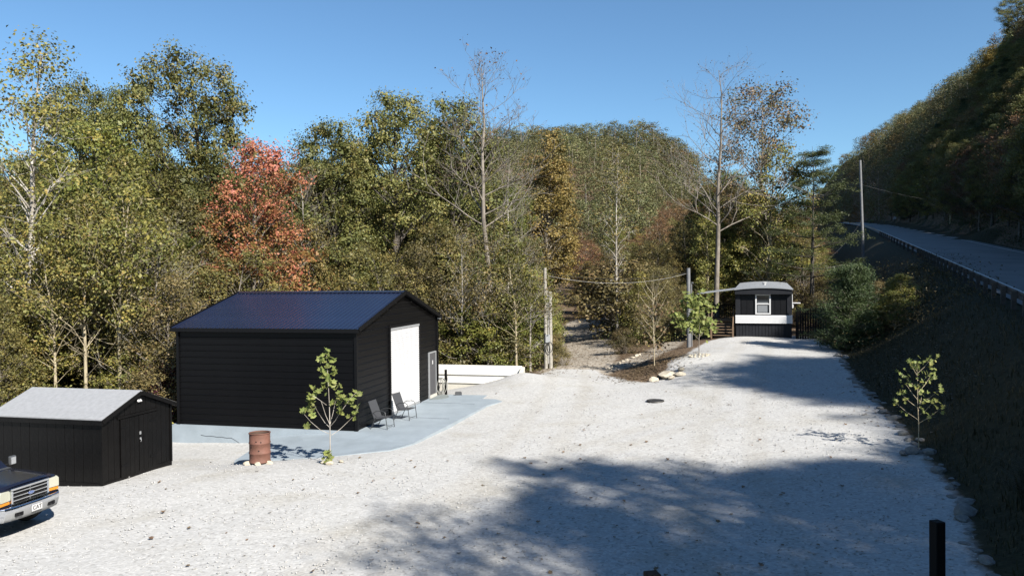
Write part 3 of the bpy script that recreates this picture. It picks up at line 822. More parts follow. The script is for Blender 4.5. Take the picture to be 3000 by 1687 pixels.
for s in (-1, 1):
    q = MB(); q.lathe([(0, .0), (.034, 0), (.038, .02), (.02, .06), (0, .07)], 12); h_ = q.build('lamp_head', M['white_paint'], lamp, (SW / 2 - .03 + s * .05, -.11, 2.0)); h_.rotation_euler = (-2.2, 0, s * .4)

# ------------------------------------------------------------------ pickup truck
TR = (-10.10, 15.95, .125); TROT = -.228     # local +x is forward
truck = thing('pickup_truck', 'dark navy pickup truck with chrome grille parked by the black shed', 'truck', TR, TROT)
TS = .845
def tb(mb, name, mat, parent=truck, bevel=0.0):
    return mb.build(name, M[mat], parent, bevel=bevel)
def loft(secs, nseg=5):
    """sections (x, half width, z low, z high, corner radius) into one closed skin"""
    b_ = MB(); rings = []
    for (x, w, z0, z1, rr) in secs:
        ring = [(x, -w, z0), (x, -w * 1.01, (z0 + z1) / 2)]
        for k in range(nseg + 1):
            a = PI / 2 * k / nseg; ring.append((x, -w + rr * (1 - math.cos(a)), z1 - rr + rr * math.sin(a)))
        ring2 = [(x, -y, z) for (_, y, z) in ring[::-1]]
        rings.append(ring + ring2)
    n = len(rings[0]); vs = [p for r in rings for p in r]; fs = []
    for i in range(len(rings) - 1):
        for k in range(n): fs.append((i * n + k, i * n + (k + 1) % n, (i + 1) * n + (k + 1) % n, (i + 1) * n + k))
    b_.add(vs, fs, True); b_.add(rings[0], [tuple(range(n))]); b_.add(rings[-1], [tuple(range(n))[::-1]])
    return b_
tb(loft([(.0, .80, .62, 1.06, .05), (-.04, .86, .60, 1.09, .06), (-.35, .90, .56, 1.11, .07), (-1.25, .92, .52, 1.16, .07), (-1.6, .92, .50, 1.20, .06), (-3.6, .92, .50, 1.22, .05), (-3.62, .91, .5, 1.26, .04), (-5.5, .91, .52, 1.28, .04)]), 'body', 'truck_paint')
hd = MB(); secs = []
for (x, w, z) in ((-.01, .70, 1.085), (-.10, .74, 1.125), (-.5, .80, 1.15), (-1.0, .82, 1.18), (-1.32, .80, 1.195)):
    secs.append([(x, y * w, z + (.028 * (1 - abs(y) ** 3) if abs(y) < .99 else -.02)) for y in (-1, -.96, -.6, -.56, -.3, 0, .3, .56, .6, .96, 1)])
for a, c in zip(secs[:-1], secs[1:]): hd.strip(a, c, True)
tb(hd, 'hood', 'truck_paint')
tb(loft([(-1.45, .80, 1.14, 1.22, .03), (-1.95, .76, 1.15, 1.60, .05), (-2.25, .70, 1.16, 1.76, .07), (-3.2, .70, 1.16, 1.78, .08), (-3.55, .74, 1.16, 1.5, .06)]), 'cab', 'truck_paint')
ws = MB(); ws.add([(-1.50, -.74, 1.235), (-1.50, .74, 1.235), (-2.19, .62, 1.715), (-2.19, -.62, 1.715)], [(0, 1, 2, 3)]); ws.add([(-1.53, -.74, 1.225), (-1.53, .74, 1.225), (-2.22, .62, 1.705), (-2.22, -.62, 1.705)], [(3, 2, 1, 0)])
tb(ws, 'windshield', 'glass_screen')
q = MB(); q.box2((-1.50, -.76, 1.205), (-1.34, .76, 1.222)); tb(q, 'cowl', 'plastic_grey')
# grille
gr = MB()
gw, g0, g1 = .50, .70, 1.02
for s in (-1, 1): gr.box2((-.02, s * gw, g0), (.055, s * (gw + .055), g1))
gr.box2((-.02, -gw - .055, g1), (.06, gw + .055, g1 + .06)); gr.box2((-.02, -gw - .055, g0 - .05), (.058, gw + .055, g0))
gr = tb(gr, 'grille', 'chrome', bevel=.012)
q = MB(); q.box2((-.03, -gw, g0), (.008, gw, g1)); tb(q, 'grille_back', 'black', gr)
for zz in (.765, .86, .955):
    q = MB(); q.box((.03, 0, zz), (.035, gw * 2, .016)); tb(q, 'bar', 'galv', gr, .004)
q = MB(); q.box((.026, 0, .86), (.03, .03, g1 - g0)); tb(q, 'divider', 'plastic_grey', gr, .004)
q = MB(); n = 24; q.prism([(0, .095 * math.cos(2 * PI * k / n), .038 * math.sin(2 * PI * k / n)) for k in range(n)], (.048, 0, .86), (.064, 0, .86)); tb(q, 'badge_rim', 'chrome', gr)
q = MB(); q.prism([(0, .086 * math.cos(2 * PI * k / n), .031 * math.sin(2 * PI * k / n)) for k in range(n)], (.0641, 0, .86), (.068, 0, .86)); tb(q, 'badge', 'badge_blue', gr)
o = obj('badge_lettering', text_mesh('badge_lettering', 'Ford', .062, M['chrome']), gr, (.069, 0, .86)); o.rotation_euler = (PI / 2, 0, PI / 2)
for s in (-1, 1):
    q = loft([(-.16, .16, .80, 1.06, .03), (-.02, .165, .79, 1.05, .04), (.03, .15, .80, 1.03, .04)]); h_ = q.build('headlight', M['lens_cream'], truck, (0, s * .715, 0)); h_.rotation_euler = (0, 0, -s * .12)
    q = loft([(-.16, .15, .72, .785, .02), (-.02, .155, .715, .785, .02), (.025, .14, .72, .78, .02)]); h_ = q.build('turn_signal', M['lens_amber'], truck, (0, s * .715, 0)); h_.rotation_euler = (0, 0, -s * .12)
# bumper, wrapping round both ends
bp = MB(); path = []
for k in range(13):
    y = -1 + 2 * k / 12; path.append((.20 - .16 * abs(y) ** 3.2 - (.10 if abs(y) > .99 else 0), y * .96))
prof = [(-.10, .66), (-.01, .665), (.0, .64), (.005, .56), (-.02, .46), (-.05, .40), (-.12, .40)]
rings = [[(x + dx, y, z) for dx, z in prof] for x, y in path]
for a, c in zip(rings[:-1], rings[1:]): bp.strip(a, c, True)
bumper = tb(bp, 'bumper', 'chrome')
q = MB(); rings = [[(x + dx, y * .98, z) for dx, z in ((.004, .545), (.002, .50), (-.03, .40), (-.06, .33), (-.14, .33))] for x, y in path]
for a, c in zip(rings[:-1], rings[1:]): q.strip(a, c, True)
tb(q, 'valance', 'valance', bumper)
q = MB(); q.box2((-1.6, -.70, .34), (-.04, .70, .60)); tb(q, 'light_block', 'black')  # unseen black box added to stop light slipping under the bumper
for s in (-1, 1):
    q = MB(); q.box((.175, s * .47, .47), (.05, .22, .085)); tb(q, 'opening', 'black', bumper, .01)
    q = MB(); q.tube([(.18, s * .50, .47), (.235, s * .50, .45), (.24, s * .44, .45), (.18, s * .43, .47)], .014, 7); tb(q, 'tow_hook', 'black', bumper)
q = MB(); q.box((.225, 0, .505), (.012, .31, .155)); plate = tb(q, 'licence_plate', 'sign_white', truck, .004)
o = obj('plate_lettering', text_mesh('plate_lettering', 'CAT', .135, M['lettering']), plate, (.2335, 0, .505)); o.rotation_euler = (PI / 2, 0, PI / 2)
for s in (-1, 1):
    q = MB(); q.box((-1.62, s * 1.08, 1.32), (.08, .20, .24)); mr_ = tb(q, 'mirror', 'plastic_grey', truck, .03)
    q = MB(); q.tube([(-1.66, s * .90, 1.24), (-1.63, s * 1.0, 1.24)], .018, 6); tb(q, 'mirror_arm', 'black', mr_)
    q = MB(); q.box((-1.575, s * 1.08, 1.32), (.012, .15, .19)); tb(q, 'mirror_face', 'chrome', mr_, .02)
    for xw in (-.95, -4.6):
        q = MB(); q.lathe([(0, -.14), (.24, -.14), (.43, -.13), (.46, -.08), (.46, .08), (.43, .13), (.24, .14), (0, .14)], 28); wh = q.build('wheel', M['tyre'], truck, (xw, s * .80, .315)); wh.rotation_euler = (PI / 2, 0, 0)
        q = MB(); q.lathe([(0, -.14), (.08, -.145), (.10, -.11), (.20, -.10), (.225, -.135)], 24); q.build('rim', M['chrome'], wh)
        q = MB(); q.lathe([(.47, -.14), (.53, -.14), (.53, .0), (.47, .0)], 28); ar = q.build('wheel_arch', M['truck_paint'], truck, (xw, s * .80, .42)); ar.rotation_euler = (s * PI / 2, 0, 0)
truck.scale = (TS, TS, TS)

# ------------------------------------------------------------------ barrel
BX = (-7.29, 22.01); bz = tz(*BX)
brl = thing('burn_barrel', 'rusty open steel drum with holes standing on stones by the pad', 'barrel', (*BX, bz + .07))
H = .84; R = .29
b_ = MB(); pr = [(R, 0), (R + .012, .006), (R + .012, .02), (R, .03)]
for zz in (H * .32, H * .66): pr += [(R, zz - .03), (R + .014, zz - .012), (R + .014, zz + .012), (R, zz + .03)]
pr += [(R, H - .02)]
b_.lathe(pr, 36); b_.build('drum', M['rust'], brl)
b_ = MB(); b_.lathe([(R - .012, H - .01), (R - .012, .04), (0, .04)], 36); b_.build('lining', M['rust_inner'], brl)
b_ = MB(); b_.lathe([(R - .014, H - .02), (R - .014, H), (R + .014, H), (R + .016, H - .02), (R, H - .025)], 36); b_.build('rim', M['rust'], brl)
for an, zz in ((-1.15, .60), (-1.6, .62), (-1.35, .36), (-1.75, .57), (-2.2, .45)):
    b_ = MB(); b_.disc(.02, 0, 10); h_ = b_.build('hole', M['black'], brl, ((R + .003) * math.cos(an), (R + .003) * math.sin(an), zz)); h_.rotation_euler = (PI / 2, 0, an + PI / 2)

# ------------------------------------------------------------------ rocks
def rock_mesh(seed, mat):
    rg = random.Random(seed)
    bm = bmesh.new(); bmesh.ops.create_icosphere(bm, subdivisions=2, radius=.5)
    pl = [(Vector((rg.gauss(0, 1), rg.gauss(0, 1), rg.gauss(0, .8))).normalized(), rg.uniform(.26, .44)) for _ in range(9)]
    for v in bm.verts:
        for nrm, d in pl:
            e = v.co.dot(nrm) - d
            if e > 0: v.co -= nrm * e
        v.co += Vector((rg.uniform(-1, 1), rg.uniform(-1, 1), rg.uniform(-1, 1))) * .018
    me = bpy.data.meshes.new('rock'); bm.to_mesh(me); bm.free(); me.materials.append(mat); return me
ROCKS = [rock_mesh(40 + k, M['rock']) for k in range(5)]
ROCKSG = [rock_mesh(60 + k, M['rock_grey']) for k in range(5)]
rg = random.Random(3)
def rock(x, y, sx, sy, sz, label, group, pool=ROCKS, sink=.25, base=None):
    z = tz(x, y) if base is None else base
    o = obj('rock', rg.choice(pool), None, (x, y, z + sz * (.5 - sink) * .8), rg.uniform(0, 6))
    o.scale = (sx, sy, sz); o.rotation_euler.x = rg.uniform(-.15, .15)
    return tag(o, label, 'rock', group)
rock(BX[0] - .30, BX[1] - .12, .30, .22, .17, 'pale stone under the left side of the rusty barrel', 'stones under the barrel')
rock(BX[0] + .02, BX[1] - .30, .26, .20, .15, 'pale stone under the front of the rusty barrel', 'stones under the barrel')
rock(BX[0] + .30, BX[1] - .10, .28, .22, .16, 'pale stone under the right side of the rusty barrel', 'stones under the barrel')
rock(BX[0] + .05, BX[1] + .26, .28, .22, .16, 'pale stone hidden behind the foot of the rusty barrel', 'stones under the barrel')
rock(-5.22, 21.72, .34, .20, .15, 'flat pale stone at the foot of the sapling before the garage', 'stones at the sapling foot')
rock(-5.46, 21.95, .22, .17, .12, 'small stone left of the sapling foot before the garage', 'stones at the sapling foot')
rock(-4.98, 22.05, .20, .16, .10, 'small stone right of the sapling foot before the garage', 'stones at the sapling foot')
# outcrop at the end of the middle bank
for dx, dy, sx, sy, sz, lb in ((0, 0, 1.25, .8, .42, 'largest cream boulder at the tip of the middle bank'), (-.75, -.35, .6, .5, .34, 'cream boulder left of the largest one on the bank tip'),
        (.55, -.35, .7, .5, .26, 'flat cream boulder right of the largest one on the bank tip'), (.05, -.62, .8, .4, .22, 'low cream slab below the largest boulder of the bank tip'), (.75, .35, .5, .4, .3, 'cream boulder behind the others at the bank tip')):
    rock(7.55 + dx, 37.5 + dy, sx, sy, sz, lb, 'boulders at the bank tip')
for k in range(9):
    t = k / 8
    rock(5.3 + 2.4 * t + rg.uniform(-.15, .15), 43.2 + 4.0 * t + rg.uniform(-.2, .2), rg.uniform(.2, .45), rg.uniform(.2, .35), rg.uniform(.12, .25), 'pale stone in the row lining the dirt spur up the bank', 'stones along the dirt spur')
for k in range(14):
    a = 2 * PI * k / 14
    rock(9.73 + .48 * math.cos(a), 40.04 + .40 * math.sin(a), rg.uniform(.16, .26), rg.uniform(.14, .2), rg.uniform(.08, .14), 'tan stone in the ring round the leafy sapling by the trailer', 'stone ring round the sapling')
# edging stones between gravel and the dark bank
yy = 11.0
while yy < 47:
    x = float(np.interp(yy, GE_Y, GE_X)) + rg.uniform(-.15, .25)
    big = rg.random()
    s = rg.uniform(.12, .30) if big < .8 else rg.uniform(.3, .6)
    rock(x, yy, s * rg.uniform(.9, 1.6), s, s * rg.uniform(.3, .6), 'grey edging stone between the gravel and the shaded bank', 'edging stones along the bank', ROCKSG)
    yy += rg.uniform(.22, .7)
for dx, dy, s in ((0, 0, .5), (-.35, -.12, .36), (.35, -.25, .42)):
    rock(11.05 + dx, 21.15 + dy, s, s * .8, s * .6, ['largest grey stone at the foot of the lone sapling on the bank', 'grey stone left of the lone bank sapling', 'grey stone right of the lone bank sapling'][[0, -.35, .35].index(dx)], 'stones at the bank sapling', ROCKSG)

# ------------------------------------------------------------------ round lid on the gravel
lx, ly = 5.80, 31.23; lz = tz(lx, ly)
b_ = MB(); b_.lathe([(.36, -.1), (.36, .045), (.32, .06), (.31, .045), (.05, .045), (0, .05)], 28)
lid = tag(b_.build('septic_lid', M['lid'], None, (lx, ly, lz + .01)), 'round dark lid set in the middle of the gravel lot', 'lid')
b_ = MB(); b_.tube([(-.12, 0, .04), (-.1, 0, .085), (.1, 0, .085), (.12, 0, .04)], .012, 6); b_.build('handle', M['lid'], lid)

# ------------------------------------------------------------------ near fence posts
for (x, y, top, w, lb) in ((5.53, 10.0, 1.98, .14, 'taller black square post at the right edge of the gravel'), (1.44, 8.0, 2.11, .15, 'black square post whose top just shows at the bottom edge')):
    z0 = tz(x, y)
    b_ = MB(); b_.box((0, 0, (top - z0) / 2 - .15), (w, w, top - z0 + .3)); 
    po = tag(b_.build('fence_post', M['rail_black'], None, (x, y, z0), .2, .012), lb, 'post', 'black posts at the near edge')
    b_ = MB(); b_.box((w * .5 + .012, 0, (top - z0) * .62), (.02, .03, .06)); b_.build('hinge_pin', M['black_trim'], po)
    b_ = MB(); b_.box((w * .2, -w * .5 - .008, (top - z0) * .28), (.02, .012, (top - z0) * .5)); b_.build('strip', M['galv'], po)

# ------------------------------------------------------------------ utility poles and wires
def pole(name, label, x, y, top, r, mat, lean=0.0):
    z0 = tz(x, y)
    t = thing(name, label, 'utility pole', (x, y, z0), 0, 'utility poles')
    b_ = MB(); n = 6; h = top - z0
    b_.tube([(lean * k / n, 0, -.4 + (h + .4) * k / n) for k in range(n + 1)], [r * (1.08 - .18 * k / n) for k in range(n + 1)], 14)
    b_.build('shaft', M[mat], t)
    return t, h
pA, hA = pole('utility_pole', 'taller pale weathered pole of the pair beside the dirt track', 1.90, 44.0, 5.77, .10, 'pole_wood')
b_ = MB(); b_.box((.12, -.12, 1.75), (.26, .14, .46)); b_.build('meter_box', M['grey_metal'], pA)
rng = random.Random(9); b_ = MB()
for k in range(6):
    pts = [(.22 + .17 * math.cos(2 * PI * j / 16) + rng.uniform(-.02, .02), -.2 + rng.uniform(-.03, .03), 1.25 + .30 * math.sin(2 * PI * j / 16)) for j in range(17)]
    b_.tube(pts, .016, 5, cap=False)
b_.build('cable_coil', M['cable'], pA)
b_ = MB(); b_.tube([(.15, -.02, .3), (.15, -.02, 2.0), (.14, -.02, 4.5)], .025, 6); b_.build('conduit', M['cable_pale'], pA)
pA2, hA2 = pole('utility_pole', 'shorter pale pole of the pair beside the dirt track', 2.18, 44.1, 4.40, .115, 'pole_wood')
pB, hB = pole('utility_pole', 'grey pole with conduit behind the sapling beside the trailer steps', 10.80, 47.0, 5.72, .125, 'pole_grey')
b_ = MB(); b_.tube([(.17, -.05, 0), (.17, -.05, hB - 1.0)], .04, 8); b_.tube([(.17, -.05, hB - 1.0), (.2, -.08, hB - .88), (.26, -.12, hB - .92)], .045, 8); b_.build('conduit', M['pole_grey'], pB)
pC, hC = pole('utility_pole', 'tall thin grey pole on the slope beside the paved road', 36.66, 80.0, 17.1, .14, 'pole_grey', -.35)
def wire(label, a, b2, sag, r=.018, mat='cable'):
    a = Vector(a); b2 = Vector(b2); b_ = MB(); n = 18
    pts = [a.lerp(b2, k / n) - Vector((0, 0, sag * 4 * (k / n) * (1 - k / n))) for k in range(n + 1)]
    b_.tube(pts, r, 5); return tag(b_.build('overhead_wire', M[mat]), label, 'wire', 'overhead wires')
wire('upper black wire slung between the poles by the dirt track and trailer', (1.95, 44, 5.48), (10.7, 47, 5.45), .36, .006)
wire('lower pale wire slung between the poles by the dirt track and trailer', (1.95, 44, 5.36), (10.7, 47, 5.38), .52, .007, 'cable_pale')
wire('thin pale wire crossing before the dark hillside to the roadside pole', (36.4, 80, 14.6), (62, 86, 13.2), 1.2, .013, 'cable')
wire('dark service wire from the roadside pole down towards the trailer', (36.5, 80, 10.9), (19.5, 56, 4.7), 1.2, .012)

# ------------------------------------------------------------------ mobile home
MX = (14.54, 50.0, 1.22); MROT = math.atan2(-.31, .951)     # local +x along the front, +y back along the trailer
mh = thing('mobile_home', 'black mobile home with white band and one white-framed window', 'mobile home', MX, MROT)
MW, MLN, MHH = 3.47, 13.5, 3.05
b_ = MB(); b_.box2((0.02, .10, .9), (MW - .02, MLN, MHH)); b_.build('body', M['mh_black'], mh)
q = MB(); q.box2((.32, .085, 1.45), (MW - .32, .11, 2.9)); q.build('front_wall', M['mh_black'], mh)
for k in range(8):
    x = .36 + k * (MW - .72) / 8
    if 1.15 < x + .17 < 2.2: continue
    q = MB(); q.box2((x + .012, .068, 1.46), (x + (MW - .72) / 8 - .012, .087, 2.88)); q.build('siding_panel', M['mh_black'], mh, bevel=.006)
for x0, x1 in ((.0, .30), (MW - .30, MW)):
    q = MB(); q.box2((x0, .02, 1.44), (x1, .12, 2.84)); q.build('corner_panel', M['mh_char'], mh, bevel=.01)
# arched fascia and roof
def arc(x, side, crown): return side + (crown - side) * (1 - ((x - MW / 2) / (MW / 2)) ** 2)
nA = 14; xsA = [MW * k / nA for k in range(nA + 1)]
xf = [-.06 + (MW + .12) * k / nA for k in range(nA + 1)]
q = MB()
poly = [(x, 0, 2.80) for x in (-.02, MW + .02)] + [(x, 0, arc(min(max(x, 0), MW), 3.12, 3.22)) for x in [MW + .02 - (MW + .04) * k / nA for k in range(nA + 1)]]
q.prism(poly, (0, -.22, 0), (0, .10, 0)); q.build('fascia', M['mh_char'], mh)
q = MB()
for (y0_, y1_, up) in ((-.30, MLN + .1, .28),):
    A = [(x, y0_, arc(x, 3.14, 3.25)) for x in xf]; B = [(x, y1_, arc(x, 3.14, 3.25) + up) for x in xf]
    A2 = [(x, y0_, z - .06) for x, _, z in A]; B2 = [(x, y1_, z - .06) for x, _, z in B]
    q.strip(A, B, True); q.strip(A2, B2, True); q.strip(A, A2); q.strip(B, B2)
    for side in (0, -1): q.add([A[side], B[side], B2[side], A2[side]], [(0, 1, 2, 3)])
roof = q.build('roof', M['mh_roof'], mh)
for k in range(6):
    yv = 1.5 + 2.2 * k
    q = MB(); A = [(x, yv, arc(x, 3.15, 3.26) + .28 * (yv + .3) / (MLN + .4)) for x in xf]; q.tube(A, .02, 5); q.build('roof_seam', M['mh_roof'], roof)
q = MB(); q.lathe([(.11, 0), (.11, .16), (.16, .17), (.16, .20), (0, .22)], 12); q.build('vent', M['white_paint'], roof, (MW * .52, 4.5, 3.32))
# window
q = MB(); wx0, wx1, wz0, wz1 = 1.23, 2.18, 1.50, 2.79
q.box2((wx0, .0, wz0), (wx0 + .09, .12, wz1)); q.box2((wx1 - .09, .0, wz0), (wx1, .12, wz1)); q.box2((wx0 + .09, .001, wz0), (wx1 - .09, .12, wz0 + .085)); q.box2((wx0 + .09, .001, wz1 - .07), (wx1 - .09, .12, wz1)); q.box2((wx0 + .09, .005, 2.13), (wx1 - .09, .1, 2.20))
win = q.build('window', M['white_paint'], mh, bevel=.008)
for z0_, z1_, mt in ((wz0 + .085, 2.13, 'blind'), (2.20, wz1 - .07, 'glass_dark')):
    q = MB(); q.box2((wx0 + .09, .055, z0_), (wx1 - .09, .075, z1_)); q.build('pane', M['glass_dark'], win)
    if mt == 'blind':
        q = MB(); q.box2((wx0 + .14, .045, z0_ + .05), (wx1 - .20, .054, z1_ - .05)); q.build('blind', M['blind'], win)
q = MB(); q.box2((wx0 + .14, .045, 2.22), (wx1 - .16, .054, 2.27)); q.build('blind_rail', M['grey_metal'], win)
# white band of four lapped boards
for k in range(4):
    q = MB(); z0_ = .93 + k * .128
    q.prism([(0, -.05, 0), (0, -.025, .128), (0, .06, .128), (0, .06, 0)], (.0, 0, z0_), (MW - .0, 0, z0_)); q.build('white_board', M['white_paint'], mh)
q = MB(); q.box2((MW - .07, -.065, .92), (MW + .02, .06, 1.46)); q.build('band_end', M['white_paint'], mh)
# skirting of upright boards
q = MB(); q.box2((.02, .12, -.3), (MW - .02, .18, .92)); q.build('skirt_frame', M['mh_black'], mh)
rng = random.Random(2); nS = 17
for k in range(nS):
    x0 = .02 + k * (MW - .04) / nS
    q = MB(); q.box2((x0 + .012, .075 + rng.uniform(0, .012), -.35), (x0 + (MW - .04) / nS - .012, .119, .915)); q.build('skirt_board', M['mh_char'], mh, bevel=.005)
q = MB(); q.box2((MW, -.02, 1.9), (MW + .035, .06, 2.8)); q.build('downpipe', M['white_paint'], mh)
q = MB(); q.box2((MW + .02, .2, 1.92), (MW + .10, .9, 2.22)); q.box2((MW + .02, .15, 2.2), (MW + .52, 1.0, 2.24)); q.build('side_canopy', M['white_paint'], mh)
# awning over the steps and deck on the left side
q = MB(); q.prism([(0, 0, 3.10), (-2.45, 0, 2.80), (-2.45, 0, 2.85), (0, 0, 3.16)], (0, -.1, 0), (0, 6.2, 0)); aw = q.build('awning', M['mh_roof'], mh)
for yy in (1.4, 6.0):
    q = MB(); q.box2((-2.38, yy, -.3), (-2.29, yy + .09, 2.80)); q.build('awning_post', M['deck_wood'], aw)

# deck with steps
dk = thing('wooden_deck', 'dark wooden deck and steps on the left side of the black mobile home', 'deck', (MX[0], MX[1], MX[2]), MROT)
for k in range(11):
    q = MB(); q.box2((-2.3, 1.05 + k * .145, 1.10), (-.02, 1.05 + k * .145 + .13, 1.14)); q.build('deck_board', M['deck_wood'], dk)
q = MB(); q.box2((-2.3, 1.0, .9), (-.02, 1.05, 1.10)); q.box2((-2.33, 1.0, .9), (-2.28, 2.7, 1.10)); q.build('joist', M['deck_wood'], dk)
nst = 6
for k in range(nst):
    zt = .17 + k * .172; yt = -.62 + k * .27
    q = MB(); q.box2((-1.42, yt, zt - .035), (-.16, yt + .27, zt)); q.build('step', M['deck_wood'], dk)
for x in (-1.50, -.14):
    q = MB(); q.bar((x, -.72, -.12), (x, 1.05, 1.02), .05, .24); q.build('stringer', M['deck_wood'], dk)
    q = MB(); q.box2((x - .05, -.70, -.3), (x + .05, -.60, .95 if x < -1 else .75)); q.build('newel_post', M['deck_wood'], dk)
    q = MB(); q.bar((x, -.66, .92 if x < -1 else .72), (x, 1.02, 1.95), .06, .10); q.build('handrail', M['deck_wood'], dk)
q = MB(); q.box2((-2.34, 1.0, 1.98), (-1.5, 1.06, 2.05)); q.box2((-2.36, 1.0, 1.98), (-2.28, 2.8, 2.05)); q.box2((-2.3, 2.72, 1.98), (-.05, 2.78, 2.05)); q.build('top_rail', M['rail_black'], dk)
bal = MB(); bal.box2((0, 0, 1.12), (.035, .035, 1.98)); bal_me = bal.mesh('baluster', M['rail_black'])
for k in range(16): obj('baluster', bal_me, dk, (-2.25 + k * .14, 2.73, 0))
for k in range(6): obj('baluster', bal_me, dk, (-2.28 + k * .14, 1.012, 0))
for k in range(11): obj('baluster', bal_me, dk, (-2.33, 1.15 + k * .145, 0))
q = MB(); q.box2((-2.38, .96, -.3), (-2.27, 1.07, 2.1)); q.box2((-1.54, .96, -.3), (-1.43, 1.07, 2.1)); q.build('deck_post', M['rail_black'], dk)

# black board fence to the right of the mobile home
fn = thing('board_fence', 'black upright board fence to the right of the mobile home', 'fence', (17.95, 48.45, tz(18, 48.4) - .05), math.atan2(-.5, 1.6))
rng = random.Random(8)
for k in range(14):
    q = MB(); q.box2((k * .15 + .01, 0, -.25), (k * .15 + .135, .022, 2.02 + rng.uniform(-.02, .02))); q.build('board', M['rail_black'], fn)
q = MB(); q.box2((-.02, .023, .4), (2.12, .06, .5)); q.box2((-.02, .023, 1.6), (2.12, .06, 1.7)); q.build('rail', M['rail_black'], fn)
q = MB(); q.box2((-.06, .02, -.3), (.03, .11, 2.1)); q.box2((2.05, .02, -.3), (2.15, .11, 2.1)); q.build('post', M['rail_black'], fn)

# ------------------------------------------------------------------ guardrail along the road
def rail_y(k): return 12 + 3.8 * k
gd = thing('guardrail', 'long steel guardrail on posts along the near edge of the road', 'guardrail', (0, 0, 0))
b_ = MB(); pp = [(0, .40), (.03, .44), (.03, .50), (-.01, .545), (-.01, .585), (.03, .63), (.03, .69), (0, .73)]
yy = np.arange(8, 300, 3.0)
rings = [[(road_pt(-.55 + dx * -1, y)[0], y, road_pt(-.55, y)[2] + dz) for dx, dz in pp] for y in yy]
for a, c in zip(rings[:-1], rings[1:]): b_.strip(a, c, True)
b_.build('rail', M['guard'], gd)
q = MB(); q.box2((-.09, -.08, -.75), (.09, .08, .72)); q.box2((.06, -.06, .42), (.14, .06, .72)); gp_me = q.mesh('post', M['guard_post'])
for k in range(44):
    y = 9 + 2.0 * k if k < 30 else 69 + 5 * (k - 30)
    p_ = road_pt(-.72, y); obj('post', gp_me, gd, (p_[0], p_[1], p_[2]), -.40)
b_ = MB(); b_.box((0, 0, 1.2), (.08, .08, 2.6)); sg = tag(b_.build('road_sign', M['guard_post'], None, (99.6, 200, float(road_z(np.array(200.))) + .3), .2), 'tiny white triangular sign beyond the far edge of the road', 'sign')
b_ = MB(); b_.prism([(-.55, 0, 0), (.55, 0, .25), (.2, 0, .95)], (0, -.07, 1.9), (0, -.045, 1.9)); b_.build('sign_board', M['sign_white'], sg)
# ------------------------------------------------------------------ foliage builders
def leaf_quads(rg, C, size, aspect=.62, up=.65, outdir=None, out=1.0, fold=.12):
    """loose folded diamond leaves centred on C (n,3)"""
    n = len(C)
    nrm = rg.normal(size=(n, 3)) * .6; nrm[:, 2] += up
    if outdir is not None: nrm += out * outdir
    nrm /= np.linalg.norm(nrm, axis=1, keepdims=True)
    t = rg.normal(size=(n, 3)); t -= nrm * (t * nrm).sum(1, keepdims=True); t /= np.linalg.norm(t, axis=1, keepdims=True) + 1e-9
    b = np.cross(nrm, t)
    l = size * rg.uniform(.65, 1.35, (n, 1)); w = l * aspect * rg.uniform(.8, 1.2, (n, 1))
    V = np.stack([C - t * l * .5, C + b * w * .5 + nrm * l * fold, C + t * l * .5, C - b * w * .5 + nrm * l * fold], 1).reshape(-1, 3)
    return V, np.arange(4 * n).reshape(n, 4)

class Tubes:
    """many thin branches in one mesh, fast"""
    def __init__(s): s.V = []; s.F = []; s.n = 0
    def add(s, pts, rad, k=4):
        pts = np.asarray(pts, float); m_ = len(pts); rad = np.asarray(rad, float)
        t = np.gradient(pts, axis=0); t /= np.linalg.norm(t, axis=1, keepdims=True) + 1e-9
        ref = np.array([1., 0, 0]) if abs(t[0][0]) < .8 else np.array([0, 1., 0])
        a = np.cross(t, ref); a /= np.linalg.norm(a, axis=1, keepdims=True) + 1e-9
        b = np.cross(t, a)
        an = np.arange(k) * 2 * PI / k
        ring = pts[:, None, :] + (a[:, None, :] * np.cos(an)[None, :, None] + b[:, None, :] * np.sin(an)[None, :, None]) * rad[:, None, None]
        s.V.append(ring.reshape(-1, 3))
        i = np.arange(m_ - 1)[:, None] * k; j = np.arange(k)[None, :]; j2 = (j + 1) % k
        s.F.append((np.stack([i + j, i + j2, i + k + j2, i + k + j], -1).reshape(-1, 4)) + s.n)
        s.n += m_ * k
    def mesh(s, name, mat): return mesh_np(name, np.concatenate(s.V), np.concatenate(s.F), [mat], smooth=True)

def curve3(a, b, lift, n=4, rg=None, wob=0):
    t = np.linspace(0, 1, n)[:, None]
    p = a + (b - a) * t; p[:, 2] += lift * 4 * (t * (1 - t))[:, 0]
    if rg is not None and wob: p[1:-1] += rg.normal(size=(n - 2, 3)) * wob
    return p

ENV = {'round': lambda u: np.sqrt(np.clip(1 - (2 * u - 1) ** 2, 0, 1)) ** .8,
       'dome': lambda u: np.clip(1 - u ** 2.2, 0, 1) ** .6 * (.55 + .45 * np.clip(u * 4, 0, 1)),
       'cone': lambda u: np.clip(1 - u, 0, 1) ** .75 * (.4 + .6 * np.clip(u * 5, 0, 1)),
       'vase': lambda u: (.35 + .65 * np.clip(u * 1.6, 0, 1)) * np.clip(1 - u ** 4, 0, 1) ** .6,
       'column': lambda u: np.clip(1 - u ** 3, 0, 1) ** .7 * .9}

